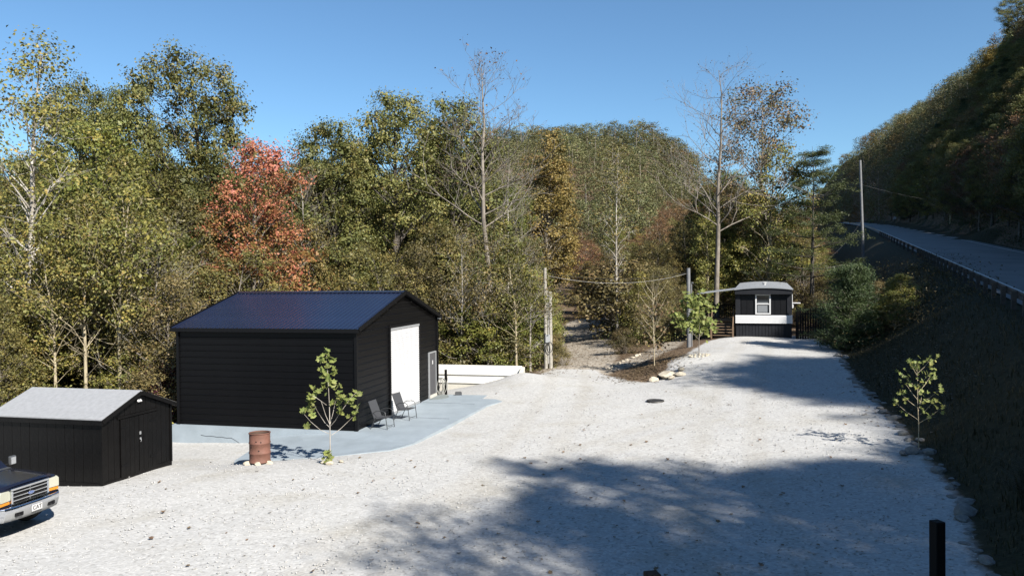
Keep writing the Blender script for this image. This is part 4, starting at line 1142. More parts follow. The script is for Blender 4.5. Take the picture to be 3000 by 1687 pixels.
def trunk_path(rg, H, wob, lean=(0, 0), n=9):
    z = np.linspace(0, 1, n)
    p = np.zeros((n, 3)); p[:, 2] = z * H
    p[:, :2] = np.cumsum(rg.normal(size=(n, 2)) * wob, 0) * np.linspace(0, 1, n)[:, None]
    p[:, 0] += lean[0] * z; p[:, 1] += lean[1] * z
    p[0, 2] = -.5
    return p
def at_z(path, z):
    return np.array([np.interp(z, path[:, 2], path[:, 0]), np.interp(z, path[:, 2], path[:, 1]), z])

def deciduous(name, seed, H=14., cb=.3, cr=3.2, nl=26, nsub=7, lpc=46, lr=1.1, cl=.34, ls=.2, shape='round', leaf='leaf_oak', bark='bark', r0=.2, wob=.12, dead=0, flat=.7, loose=False):
    """trunk, limbs to separate billows of foliage, leaves on the skin of each billow (or scattered when loose)"""
    rg = np.random.default_rng(seed)
    path = trunk_path(rg, H * .93, wob)
    T = Tubes()
    zz = path[:, 2]; T.add(path, r0 * np.clip(1 - zz / (H * .98), .06, 1) ** .8 * (1 + .35 * np.exp(-np.clip(zz, 0, None) / .5)), 9)
    lob = rg.uniform(0, 2 * PI, 3); cen = []
    for k in range(nl * 14):
        if len(cen) >= nl: break
        u = rg.uniform(.02, .985); az = rg.uniform(0, 2 * PI)
        lump = 1 + .24 * math.sin(2 * az + lob[0]) + .16 * math.sin(3 * az + lob[1] + 3 * u)
        rad = cr * float(ENV[shape](np.array(u))) * (rg.uniform(.25, 1) ** .5) * lump
        zc = H * (cb + (1 - cb) * u); c = at_z(path, min(zc, H * .93)); c = np.array([c[0] + rad * math.cos(az), c[1] + rad * math.sin(az), zc])
        if not loose and any(((c - q)[0] ** 2 + (c - q)[1] ** 2 + ((c - q)[2] * 1.25) ** 2) < (1.12 * lr) ** 2 for q, _ in cen): continue
        cen.append((c, rad))
    C = []; O = []; IN = []
    for c, rad in cen:
        zc = c[2]
        zs = max(cb * H * .75, zc - rad * rg.uniform(.55, 1.0) - .4); zs = min(zs, H * .9)
        s0 = at_z(path, zs)
        rb = r0 * .42 * max(.12, 1 - zs / H)
        br = curve3(s0, c, rg.uniform(-.05, .22) * rad, 5, rg, .06 * rad * .5)
        T.add(br, np.linspace(rb, rb * .25 + .006, 5), 5)
        big = rg.uniform(.75, 1.2)
        if not loose: IN.append(c + rg.normal(size=(18, 3)) * lr * .22)
        for j in range(nsub):
            if loose: q = c + rg.normal(size=3) * np.array([1, 1, flat]) * lr * .62
            else:
                v = rg.normal(size=3); v[2] += .45; v /= np.linalg.norm(v); q = c + v * lr * big * rg.uniform(.62, 1.05) * np.array([1, 1, flat])
            T.add(np.stack([br[3], (br[3] + q) / 2 + rg.normal(size=3) * .08, q]), [rb * .22 + .006, rb * .14 + .004, .004], 3)
            nlv = int(lpc * rg.uniform(.6, 1.35))
            if nlv:
                d = rg.normal(size=(nlv, 3)) * np.array([1, 1, .75]) * cl
                C.append(q + d); o = d + (q - c) * (1.6 if not loose else .4) + (0 if loose else np.array([0, 0, .12])); O.append(o / (np.linalg.norm(o, axis=1, keepdims=True) + 1e-6))
    for k in range(dead):                        # bare dead limbs low on the trunk
        z0 = H * rg.uniform(.12, cb + .25); s0 = at_z(path, z0); az = rg.uniform(0, 2 * PI); ln_ = rg.uniform(.8, 2.4)
        e = s0 + np.array([math.cos(az) * ln_, math.sin(az) * ln_, rg.uniform(.1, .9) * ln_])
        br = curve3(s0, e, -.05 * ln_, 4, rg, .06); T.add(br, np.linspace(.022, .006, 4), 3)
        for j in range(4):
            p0 = br[rg.integers(1, 4)]; T.add(np.stack([p0, p0 + rg.normal(size=3) * .35 + np.array([0, 0, .15])]), [.007, .003], 3)
    V, Fq = leaf_quads(rg, np.concatenate(C), ls, outdir=np.concatenate(O))
    if IN:                                       # larger leaf sprays inside each billow, added to block light and keep it dense
        V2, F2 = leaf_quads(rg, np.concatenate(IN), lr * .34, aspect=.7, up=.3); Fq = np.concatenate([Fq, F2 + len(V)]); V = np.concatenate([V, V2])
    return {'trunk': T.mesh('trunk', M[bark]), 'crown': mesh_np('crown', V, Fq, [M[leaf]]), 'H': H, 'R': cr}

def bare_tree(name, seed, H=20., cb=.35, cr=4.5, nlat=26, leaf=None, nleaf=0, bark='bark', twig='twig', r0=.24, ls=.14, up=.8, wob=.2, depth=3, kids=5):
    rg = np.random.default_rng(seed)
    path = trunk_path(rg, H * .97, wob, n=11)
    T = Tubes(); W = Tubes(); C = []
    zz = path[:, 2]; T.add(path, r0 * np.clip(1 - zz / H, .04, 1) ** .75 * (1 + .3 * np.exp(-np.clip(zz, 0, None) / .6)), 10)
    def rec(p, d, ln_, r, dep):
        n = 5; pts = [p]; dd = d.copy()
        for i in range(n - 1):
            dd = dd + rg.normal(size=3) * .16 + np.array([0, 0, .05 * up]); dd /= np.linalg.norm(dd); pts.append(pts[-1] + dd * ln_ / (n - 1))
        pts = np.array(pts)
        (T if dep >= depth - 1 else W).add(pts, np.linspace(r, max(r * .35, .004), n), 5 if dep >= depth - 1 else 3)
        if dep == 0:
            C.append(pts[-1]); C.append(pts[-2]); return
        for k in range(kids):
            i = rg.integers(1, n); q = pts[i] if k < kids - 1 else pts[-1]
            a = rg.normal(size=3); a -= dd * a.dot(dd); a /= np.linalg.norm(a)
            nd = dd * rg.uniform(.6, 1.0) + a * rg.uniform(.5, .95) + np.array([0, 0, .25 * up]); nd /= np.linalg.norm(nd)
            rec(q, nd, ln_ * rg.uniform(.42, .68), max(r * .5, .005), dep - 1)
    for k in range(nlat):
        u = (k + rg.uniform(0, 1)) / nlat
        z0 = H * (cb + (.95 - cb) * u); az = k * 2.39996 + rg.uniform(-.4, .4)
        ln_ = cr * (1 - .62 * u) * rg.uniform(.65, 1.15)
        el = rg.uniform(.35, .9) * up
        d = np.array([math.cos(az), math.sin(az), el]); d /= np.linalg.norm(d)
        rec(at_z(path, z0), d, ln_, r0 * .30 * (1 - .75 * u), depth - 1)
    out = {'trunk': T.mesh('trunk', M[bark]), 'twigs': W.mesh('twigs', M[twig]), 'H': H, 'R': cr}
    if leaf:
        C = np.array(C); pick = C[rg.integers(0, len(C), nleaf)] + rg.normal(size=(nleaf, 3)) * .12
        V, Fq = leaf_quads(rg, pick, ls); out['crown'] = mesh_np('crown', V, Fq, [M[leaf]])
    return out

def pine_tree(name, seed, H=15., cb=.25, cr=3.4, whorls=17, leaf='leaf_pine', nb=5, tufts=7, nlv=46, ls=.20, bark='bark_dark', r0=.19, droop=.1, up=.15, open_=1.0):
    rg = np.random.default_rng(seed)
    path = trunk_path(rg, H, .06); T = Tubes(); C = []; D = []
    zz = path[:, 2]; T.add(path, r0 * np.clip(1 - zz / (H * 1.01), .05, 1), 8)
    for w in range(whorls):
        u = (w + rg.uniform(-.2, .2)) / whorls; z0 = H * (cb + (1 - cb) * max(u, 0))
        for k in range(nb):
            az = rg.uniform(0, 2 * PI); ln_ = cr * (1 - u) ** .75 * rg.uniform(.55, 1.1) + .25
            e = at_z(path, min(z0, H * .99)) + np.array([math.cos(az) * ln_, math.sin(az) * ln_, ln_ * (up + .5 * u - droop * (1 - u)) + rg.uniform(-.1, .2)])
            br = curve3(at_z(path, min(z0, H * .99)), e, -.05 * ln_, 5); T.add(br, np.linspace(.045 * (1 - u) + .012, .006, 5), 4)
            for j in range(tufts):
                f = rg.uniform(.35, 1.0); p = br[0] + (br[-1] - br[0]) * f; p[2] = np.interp(f, np.linspace(0, 1, 5), br[:, 2])
                q = p + rg.normal(size=3) * np.array([.38, .38, .12]) * (.4 + .25 * ln_) * open_
                T.add(np.stack([p, q]), [.008, .003], 3)
                m_ = int(nlv * rg.uniform(.6, 1.3)); d = rg.normal(size=(m_, 3)) * np.array([.20, .20, .11])
                C.append(q + d)
    C = np.concatenate(C)
    V, Fq = leaf_quads(rg, C, ls, aspect=.16, up=.2, fold=.02)
    return {'trunk': T.mesh('trunk', M[bark]), 'crown': mesh_np('crown', V, Fq, [M[leaf]]), 'H': H, 'R': cr}

def far_crown(seed, H, cr, cb, leaf, nl=30, lpc=48, ls=.5, bark='bark'):
    """distant tree in one mesh: trunk and lumpy crown"""
    rg = np.random.default_rng(seed)
    T = Tubes(); T.add(np.array([[0, 0, -1.], [.1, 0, H * .5], [0, .1, H * .85]]), [.22, .14, .04], 5)
    C = []; O = []
    for k in range(nl):
        u = (k + rg.uniform(0, 1)) / nl; az = k * 2.4 + rg.uniform(-.5, .5)
        rad = cr * float(ENV['round'](np.array(.12 + .88 * u))) * math.sqrt(rg.uniform(.3, 1))
        c = np.array([rad * math.cos(az), rad * math.sin(az), H * (cb + (1 - cb) * u) - .5])
        d = rg.normal(size=(lpc, 3)) * np.array([.8, .8, .55]) * cr * .26
        d *= .8; C.append(c + d); o = d * 2.2 + np.array([0, 0, .3]); O.append(o / np.linalg.norm(o, axis=1, keepdims=True))
    V, Fq = leaf_quads(rg, np.concatenate(C), ls, outdir=np.concatenate(O), up=.6)
    tv = np.concatenate(T.V); tf = np.concatenate(T.F)
    return mesh_np('tree', np.concatenate([tv, V]), np.concatenate([tf, Fq + len(tv)]), [M[bark], M[leaf]], np.r_[np.zeros(len(tf), int), np.ones(len(Fq), int)])

P = {}
P['oak1'] = deciduous('oak', 1, 17, .16, 4.0, 105, 11, 38, .95, .27, .145, 'dome', 'leaf_oak', 'bark_dark', .30, .16, 4, flat=.72)
P['oak2'] = deciduous('oak', 2, 17, .2, 3.9, 100, 11, 38, .95, .27, .145, 'round', 'leaf_oak', 'bark_dark', .28, .2, 3, flat=.72)
P['oak3'] = deciduous('oak', 23, 18, .30, 4.3, 84, 11, 40, .95, .27, .145, 'vase', 'leaf_oak', 'bark_dark', .30, .2, 5, flat=.72)
P['green1'] = deciduous('green', 3, 13, .12, 3.1, 95, 8, 34, .78, .24, .13, 'dome', 'leaf_green', 'bark', .17, .12, 4)
P['olive1'] = deciduous('olive', 4, 12, .10, 3.0, 95, 8, 30, .72, .25, .12, 'dome', 'leaf_olive', 'bark', .15, .14, 8)
P['olive2'] = deciduous('olive', 5, 13, .18, 2.8, 90, 8, 30, .72, .25, .12, 'round', 'leaf_olive', 'bark', .15, .16, 8)
P['yellow1'] = deciduous('yellow', 6, 12, .20, 2.4, 64, 7, 24, .62, .27, .14, 'column', 'leaf_yellow', 'bark_tan', .11, .10, 10)
P['yellow2'] = deciduous('yellow', 7, 8, .15, 1.7, 36, 7, 26, .48, .24, .115, 'cone', 'leaf_yellow', 'bark_tan', .075, .08, 8)
P['red1'] = deciduous('red', 8, 13, .12, 3.6, 74, 9, 34, .80, .27, .12, 'dome', 'leaf_red', 'bark', .17, .16, 5, flat=.5)
P['orange1'] = deciduous('orange', 9, 16, .2, 3.0, 90, 8, 30, .70, .27, .16, 'cone', 'leaf_orange', 'bark', .18, .1, 4)
P['brown1'] = deciduous('brown', 10, 14, .22, 3.1, 74, 8, 24, .8, .32, .13, 'round', 'leaf_brown', 'bark', .16, .14, 8)
P['dull1'] = deciduous('dull', 12, 10, .10, 2.6, 80, 8, 24, .62, .28, .11, 'dome', 'leaf_dull', 'bark', .10, .12, 12)
P['sycamore'] = deciduous('sycamore', 13, 16, .30, 2.3, 60, 5, 20, .7, .30, .15, 'column', 'leaf_yellow', 'bark_pale', .21, .09, 14, loose=True)
P['redbrown'] = deciduous('redbrown', 14, 19, .3, 4.0, 64, 7, 22, .9, .34, .19, 'round', 'leaf_rusty', 'bark', .22, .15, 8, loose=True)
P['thin'] = deciduous('thin', 15, 15, .30, 2.3, 40, 5, 14, .9, .34, .16, 'cone', 'leaf_yellow', 'bark_pale', .12, .08, 16, loose=True)
P['stem'] = deciduous('stem', 29, 10, .42, 1.7, 30, 6, 24, .6, .28, .13, 'dome', 'leaf_yellow', 'bark_tan', .085, .09, 14)
P['stem2'] = deciduous('stem', 30, 9, .40, 1.6, 28, 6, 20, .8, .36, .12, 'dome', 'leaf_dull', 'bark_pale', .08, .09, 18, loose=True)
P['young'] = deciduous('young', 16, 5.2, .12, 1.35, 32, 7, 26, .36, .17, .12, 'column', 'leaf_green', 'bark_tan', .05, .06, 5)
P['bushy'] = deciduous('bushy', 17, 3.2, .06, 1.5, 32, 7, 34, .36, .19, .10, 'dome', 'leaf_dull', 'bark', .04, .05, 5)
P['bare1'] = bare_tree('bare', 18, 21, .44, 3.7, 26, 'leaf_brown', 420, 'bark', 'twig', .18, .13, 1.35, .22)
P['bare2'] = bare_tree('bare', 19, 21, .34, 4.6, 32, 'leaf_rusty', 300, 'bark', 'twig', .19, .13, 1.1, .18)
P['bare3'] = bare_tree('bare', 20, 13, .30, 2.8, 34, 'leaf_dull', 350, 'bark_pale', 'twig_pale', .10, .12, .9, .10)
P['pine1'] = pine_tree('pine', 21, 16, .22, 4.0, 13, 'leaf_scrub', 5, 8, nlv=60, ls=.20, up=.28)
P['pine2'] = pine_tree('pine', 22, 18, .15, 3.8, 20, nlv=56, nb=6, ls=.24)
P['ypine'] = pine_tree('ypine', 24, 5.0, .03, 1.9, 13, 'leaf_young_pine', 7, 9, 60, .17, 'bark', .06, .0, .35)
P['burgundy'] = deciduous('burgundy', 31, 3.0, .08, 1.3, 20, 6, 26, .5, .26, .11, 'dome', 'leaf_burgundy', 'bark', .03, .05, 6)
PROTO = {}
def place(proto, name, label, cat, x, y, H, W=None, rz=None, group=None, zoff=-.1):
    """a tree standing at x, y: an Empty with its own trunk and crown objects (mesh data shared between alike trees)"""
    p = P[proto]
    t = thing(name, label, cat, (x, y, tz(x, y) + zoff), random.uniform(0, 6.28) if rz is None else rz, group)
    s = H / p['H']; w = s if W is None else W / p['R']
    t.scale = (w, w, s)
    for part in ('trunk', 'twigs', 'crown'):
        if part in p: obj(part, p[part], t)
    return t
random.seed(4)

# ------------------------------------------------------------------ the trees that stand out, one by one
FE = [
 ('sycamore','sycamore_tree','tall slender white-barked sycamore rising behind the small shed at the far left',-20.9,33,16.6,2.4),
 ('yellow2','young_tree','thin leaning young tree at the very left edge of the woods',-20.0,31,5.6,1.4),
 ('yellow1','young_tree','young yellow-green tree with thin tan trunk, first right of the white sycamore',-18.2,34,10.0,2.0),
 ('yellow1','young_tree','taller young yellow-green tree in the middle of the clump behind the shed',-17.4,35,12.4,2.1),
 ('bare3','young_tree','young forked leafless tree near the left corner of the black garage',-16.2,34.5,9.0,2.6),
 ('oak2','oak_tree','green oak whose rounded top shows left of the tallest oak',-27.1,48,19.2,3.4),
 ('oak3','oak_tree','green oak top just left of the tallest oak crown',-23.2,47,18.8,2.9),
 ('green1','broadleaf_tree','dense green tree below the two oak tops on the left',-22.4,42,15.4,3.6),
 ('oak2','oak_tree','tallest dark green oak with open lumpy crown left of the red maple',-19.7,50,21.4,4.2),
 ('oak1','oak_tree','broad dark oak filling the wood beneath the tallest oak',-18.3,47,15.4,3.9),
 ('red1','maple_tree','red and orange maple behind the left end of the garage roof',-14.6,42,14.4,4.0),
 ('olive2','broadleaf_tree','small olive tree close behind the left corner of the garage roof',-13.4,37.5,8.0,2.2),
 ('bare3','broadleaf_tree','grey twiggy tree just right of the red maple',-12.4,46,13.8,2.6),
 ('olive1','broadleaf_tree','olive brown bushy tree between the red maple and the oaks',-11.6,45,11.0,2.6),
 ('oak1','oak_tree','dark green oak at the left of the oak cluster above the garage',-11.4,50,17.6,4.3),
 ('oak1','oak_tree','dark green oak with the highest top of the cluster above the garage',-8.0,52,19.8,4.5),
 ('oak1','oak_tree','dark green oak behind the tall leafless tree',-4.4,55,19.6,4.4),
 ('olive2','broadleaf_tree','yellow-olive tree just above the garage ridge',-7.4,43,8.6,2.4),
 ('dull1','broadleaf_tree','dull brown tree behind the gable peak of the garage',-5.6,44,8.8,2.4),
 ('bare1','bare_tree','tall leafless grey tree right of the black garage, highest twigs against the sky',-1.5,48,20.6,4.4),
 ('thin','broadleaf_tree','mottled tan trunk standing right behind the white wall',-2.6,44,8.0,1.5),
 ('bare3','bare_tree','slender pale leafless tree right of the tall leafless one',-.3,55,14.8,2.6),
 ('orange1','broadleaf_tree','pointed orange-yellow tree in the middle distance',3.7,82,20.6,4.8),
 ('green1','broadleaf_tree','green tree left below the pointed orange one',.5,68,14.0,2.4),
 ('thin','broadleaf_tree','tall thin pale-stemmed tree on the right side of the dirt track',8.2,60,15.0,2.2),
 ('bare2','bare_tree','big leafless grey tree rising behind the left side of the mobile home',16.5,62,21.2,5.4),
 ('redbrown','broadleaf_tree','tall sparse red-brown tree behind the mobile home',22.6,68,20.2,4.6),
 ('yellow1','broadleaf_tree','yellow-green tree behind the roof of the mobile home',21.6,65,14.4,3.0),
 ('pine1','pine_tree','dark ragged pine right behind the mobile home',24.2,62,13.6,4.4),
 ('ypine','young_pine','bushy young green pine at the right end of the board fence',18.2,41.5,4.5,1.9),
 ('burgundy','shrub','burgundy-leaved shrub between the small shed and the black garage',-13.7,30.4,2.6,.8),
 ('bushy','small_conifer','small dense green bush at the foot of the paired pale poles',2.7,45.2,1.9,.9),
 ('bushy','shrub','round green shrub beside the pale-stemmed tree on the track',7.4,50,1.7,.9),
 ('stem','young_tree','pale thin-stemmed young tree right behind the ridge of the small shed',-18.6,31.2,8.6,1.5),
 ('stem','young_tree','tan slender stem left of the paired stems behind the shed roof',-17.5,31.4,9.6,1.7),
 ('stem','young_tree','tan slender stem above the peak of the shed roof',-15.9,31.0,10.4,1.7),
 ('stem2','young_tree','pale twiggy stem nearest the left wall of the black garage',-15.0,31.6,8.4,1.6),
 ('stem2','young_tree','mottled pale stem behind the left end of the white wall',-2.9,42.6,8.6,1.5),
 ('stem2','young_tree','thin grey stem behind the middle of the white wall',-1.4,42.4,8.0,1.4),
 ('stem','young_tree','thin tan stem behind the right end of the white wall',.2,42.2,7.6,1.5),
 ('stem2','young_tree','thin grey stem just left of the paired pale poles',1.0,43.6,7.2,1.4),
]
for pr, nm, lb, x, y, H, W in FE:
    place(pr, nm, lb, 'shrub' if nm in ('shrub', 'small_conifer') else 'tree', x, y, H, W)

# ------------------------------------------------------------------ woods that fill the valley behind them
rg = np.random.default_rng(77)
SKY_X = [-200, 0, 430, 700, 950, 1300, 1480, 1560, 1900, 2000, 2150, 2300, 2400, 2520]
SKY_Y = [400, 420, 430, 470, 430, 440, 560, 630, 650, 560, 470, 560, 660, 690]
placed = [(f[3], f[4]) for f in FE]
WALLY = lambda x: 40.0 - .245 * (x - .44)
DESC = {'oak1': ('oak_tree', 'dark green oak'), 'oak2': ('oak_tree', 'tall green oak'), 'green1': ('broadleaf_tree', 'mid green tree'), 'olive1': ('broadleaf_tree', 'olive green bushy tree'),
        'olive2': ('broadleaf_tree', 'olive green tree'), 'yellow1': ('broadleaf_tree', 'yellow-green slender tree'), 'brown1': ('broadleaf_tree', 'rusty brown tree'), 'dull1': ('broadleaf_tree', 'dull brown-green tree'),
        'orange1': ('broadleaf_tree', 'orange-leaved tree'), 'bare3': ('bare_tree', 'grey leafless tree'), 'thin': ('broadleaf_tree', 'thin pale-stemmed tree'), 'redbrown': ('broadleaf_tree', 'sparse red-brown tree'),
        'pine1': ('pine_tree', 'dark green pine'), 'pine2': ('pine_tree', 'dense dark pine')}
def woods(n, xr, yr, kinds, gap, zone, frac=(.72, 1.0), tries=4000, avoid=None):
    cnt = 0
    for _ in range(tries):
        if cnt >= n: break
        y = rg.uniform(*yr); x = rg.uniform(xr[0] * y, xr[1] * y)
        if avoid is not None and avoid(x, y): continue
        if any((x - a) ** 2 + (y - b) ** 2 < gap ** 2 for a, b in placed): continue
        px = 1500 + x / y * 2250
        top = np.interp(px, SKY_X, SKY_Y) + rg.uniform(-10, 90)
        zt = 5.2 + (815 - top) / 2250 * y
        H = (zt - tz(x, y)) * rg.uniform(*frac)
        if H < 3: continue
        k = kinds[rg.integers(len(kinds))]
        H = min(H, P[k]['H'] * 1.5)
        nm, ds = DESC[k]
        W = P[k]['R'] * min(1.25, max(.75, H / P[k]['H'])) * rg.uniform(.85, 1.15)
        place(k, nm, f'{ds} among the woods {zone}', 'tree', x, y, H, W, group=f'{ds}s in the woods {zone}')
        placed.append((x, y)); cnt += 1
def on_track(x, y):
    return line_sd(np.array([x]), np.array([y]), DIRT_LINE)[0] > -1.2 or (x > 10 and x < 24 and y < 66)
woods(22, (-.75, -.33), (38, 60), ['olive1', 'olive2', 'green1', 'oak1', 'yellow1', 'dull1'], 2.6, 'behind the shed', (.5, .92))
woods(26, (-.33, -.02), (42, 66), ['olive1', 'oak1', 'dull1', 'olive2', 'green1', 'yellow1'], 2.8, 'behind the garage', (.45, .85))
woods(34, (-.75, 0.0), (62, 105), ['oak1', 'oak2', 'olive1', 'green1', 'olive2'], 4.2, 'on the far left', (.85, 1.0))
woods(40, (-.02, .27), (62, 125), ['brown1', 'dull1', 'olive2', 'thin', 'bare3', 'orange1', 'yellow1', 'brown1'], 3.4, 'along the dirt track', (.55, 1.0), avoid=on_track)
woods(50, (.19, .40), (63, 105), ['olive1', 'green1', 'olive2', 'brown1', 'dull1', 'yellow1'], 2.5, 'behind the mobile home', (.6, 1.0), avoid=lambda x, y: on_track(x, y) or x > np.interp(y, GE_Y, GE_X) + 3)
woods(36, (.02, .42), (125, 190), ['brown1', 'olive2', 'olive1', 'orange1', 'green1'], 6, 'at the foot of the far hill', (.8, 1.0), avoid=lambda x, y: x > np.interp(y, GE_Y, GE_X) - 4)
# low young growth along the wood edge, both sides of the track and under the trees
def fringe(n, spots, kinds, hr, zone):
    for _ in range(n):
        (x0, y0), (x1, y1), wd = spots[rg.integers(len(spots))]
        t = rg.uniform(); x = x0 + (x1 - x0) * t + rg.normal() * wd; y = y0 + (y1 - y0) * t + rg.normal() * wd * .6
        if line_sd(np.array([x]), np.array([y]), DIRT_LINE)[0] > -.4: continue
        if poly_sd(np.array([x]), np.array([y]), GRAVEL)[0] > -.7 or (-7 < x < .8 and y < WALLY(x) + 1.0): continue
        k = kinds[rg.integers(len(kinds))]; H = rg.uniform(*hr)
        ds = {'yellow2': 'yellow-green young tree', 'young': 'green leafy sapling', 'bushy': 'low dull green bush', 'dull1': 'dull twiggy young tree', 'olive1': 'olive young tree', 'thin': 'pale-stemmed sapling'}[k]
        place(k, 'bush' if k == 'bushy' else 'young_tree', f'{ds} {zone}', 'bush' if k == 'bushy' else 'tree', x, y, H, P[k]['R'] * H / P[k]['H'] * rg.uniform(.9, 1.5), group=f'{ds}es {zone}' if ds.endswith('bush') else f'{ds}s {zone}')
fringe(34, [((-25, 31), (-13.5, 31.5), 1.3), ((-24, 36), (-13, 35), 1.5)], ['yellow2', 'yellow2', 'dull1', 'bushy', 'olive1', 'young'], (3.0, 6.5), 'at the wood edge behind the shed')
fringe(30, [((-6, 43.5), (1.0, 43.5), .9), ((-5, 47), (1.6, 49), 1.2)], ['yellow2', 'young', 'young', 'bushy', 'young'], (2.4, 5.4), 'behind the white wall')
fringe(26, [((1.3, 47), (3.2, 62), .6), ((.5, 52), (2.2, 70), 1.2)], ['yellow2', 'young', 'thin', 'yellow2'], (3.0, 7.0), 'left of the dirt track')
fringe(15, [((8.6, 55), (11, 72), .7), ((10, 53), (13.5, 66), 1.0)], ['yellow2', 'young', 'dull1', 'dull1', 'bushy'], (2.0, 6.0), 'right of the dirt track')
fringe(14, [((20, 52), (24, 58), 1.2), ((19.5, 44), (23, 51), 1.0)], ['bushy', 'young', 'dull1', 'bushy'], (1.2, 2.8), 'by the shaded bank')
for (x, y, h) in ((20.0, 43.6, 3.0), (21.3, 42.2, 2.4), (19.9, 39.9, 2.0)):
    place('young', 'young_tree', {3.0: 'tallest of the leafy shoots just right of the young pine', 2.4: 'leafy shoot farther right of the young pine', 2.0: 'lowest leafy shoot in front right of the young pine'}[h], 'tree', x, y, h, 1.1)

# ------------------------------------------------------------------ trees on the hillside beyond the road
HK = ['oak1', 'oak2', 'pine1', 'pine2', 'olive2', 'oak1', 'green1', 'pine2', 'brown1', 'pine2']
hp_ = []
def hill(n, sr, yr, gap, kinds, hr, zone, tries=6000):
    cnt = 0
    for _ in range(tries):
        if cnt >= n: break
        y = rg.uniform(*yr); s = rg.uniform(*sr)
        x = float(road_left(np.array(y))) + s / .9196
        if any((x - a) ** 2 + (y - b) ** 2 < gap ** 2 for a, b in hp_): continue
        k = kinds[rg.integers(len(kinds))]; H = rg.uniform(*hr)
        nm, ds = DESC[k]
        place(k, nm, f'{ds} on the shaded hillside {zone}', 'tree', x, y, H, P[k]['R'] * H / P[k]['H'] * rg.uniform(.95, 1.25), group=f'{ds}s on the hillside {zone}')
        hp_.append((x, y)); cnt += 1
# trees behind the viewpoint: only what the lot's own shade tells of - two patches of broken shade with a sunlit band between
S1 = np.array([(-1.93, 21.17), (.44, 18.35), (2.27, 18.58), (3.58, 20.33), (6.9, 20.9), (10.2, 20.3), (10.42, 19.0), (10.02, 16.71), (8.18, 13.15), (8, 2), (-2, 2), (-.52, 13.37), (.79, 15.62)])
S2 = np.array([(8.17, 37.2), (12.76, 40.2), (15.4, 42.6), (18.0, 43.5), (15.59, 35.1), (10.85, 24.5), (10.62, 26.59), (9.42, 32.69)])
LIT2 = np.array([(10.5, 20.2), (12.6, 20.0), (13.4, 23.8), (11.5, 24.2)])
SDX, SDY, TANE = SUN_TO.x, SUN_TO.y, math.tan(SUN_EL)
def hits(x, y, H, R, lo=.3):
    z0 = tz(x, y); out = []
    for h in np.linspace(lo * H, .97 * H, 7):
        w = R * (1 - .6 * (h / H) ** 2) * .75
        for l in (-w, 0, w):
            t = (z0 + h - .1) / TANE
            out.append((x - SDX * t - SDY * l, y - SDY * t + SDX * l))
    return np.array(out)
def shade_ok(x, y, H, R):
    g = hits(x, y, H, R); X, Y = g[:, 0], g[:, 1]
    lit = ((poly_sd(X, Y, GRAVEL) > .2) & (Y > 5) | (poly_sd(X, Y, LIT2) > 0)) & (poly_sd(X, Y, S1) < -.35) & (poly_sd(X, Y, S2) < -.4)
    return lit.sum() <= 2
rgs = np.random.default_rng(11)
def shade_trees(n, poly, trange, zone, tries=20000, gap=3.0):
    rg = rgs
    lo, hi = poly.min(0), poly.max(0); cnt = 0
    for _ in range(tries):
        if cnt >= n: break
        g = rg.uniform(lo, hi)
        if poly_sd(g[:1], g[1:], poly)[0] < .2: continue
        t = rg.uniform(*trange); x, y = g[0] + SDX * t, g[1] + SDY * t
        s = (x - float(road_left(np.array(y)))) * .9196
        if s < 11.2 or x < .72 * y + 5: continue
        H = (TANE * t - tz(x, y)) / rg.uniform(.6, .9)
        if not 9 < H < 23: continue
        if any((x - a) ** 2 + (y - b) ** 2 < gap ** 2 for a, b in hp_): continue
        k = ['pine1', 'redbrown', 'pine1', 'oak3', 'pine1'][rg.integers(5)]; R = P[k]['R'] * H / P[k]['H'] * .85
        if not shade_ok(x, y, H, R): continue
        nm, ds = DESC[k] if k in DESC else ('oak_tree', 'open-crowned oak')
        place(k, nm, f'{ds} across the road {zone}', 'tree', x, y, H, R, group=f'{ds}s across the road {zone}'); hp_.append((x, y)); cnt += 1
    return cnt
S1L = np.array([(-1.93, 21.17), (.44, 18.35), (2.4, 18.4), (2.4, 12), (-.5, 12), (-.52, 13.37), (.79, 15.62)])
nl_ = shade_trees(3, S1L, (20, 46), 'behind the viewpoint, nearest the lot', gap=2.2)
na = shade_trees(18, S1, (16, 44), 'behind the viewpoint', gap=2.6)
nb_ = shade_trees(8, S2, (16, 50), 'right of the viewpoint', gap=2.6)
S3 = np.array([(10.6, 12), (12.4, 18.8), (14.5, 19.4), (14.2, 24.5), (16, 33), (20, 41), (26, 41), (19, 25), (14, 12)])
nc_ = shade_trees(20, S3, (14, 50), 'beyond the dark bank', gap=2.6)
print('shade trees', nl_, na, nb_, nc_)
cnt = 0
for _ in range(4000):
    if cnt >= 30: break
    y = rg.uniform(-60, 20); s = rg.uniform(12, 52); x = float(road_left(np.array(y))) + s / .9196; H = rg.uniform(13, 19)
    k = ['oak1', 'oak2', 'pine2', 'pine1'][rg.integers(4)]; R = P[k]['R'] * H / P[k]['H']
    if any((x - a) ** 2 + (y - b) ** 2 < 5 ** 2 for a, b in hp_) or not shade_ok(x, y, H, R): continue
    nm, ds = DESC[k]; place(k, nm, f'{ds} on the slope behind the viewpoint', 'tree', x, y, H, R, group=f'{ds}s on the slope behind the viewpoint'); hp_.append((x, y)); cnt += 1
cnt = 0
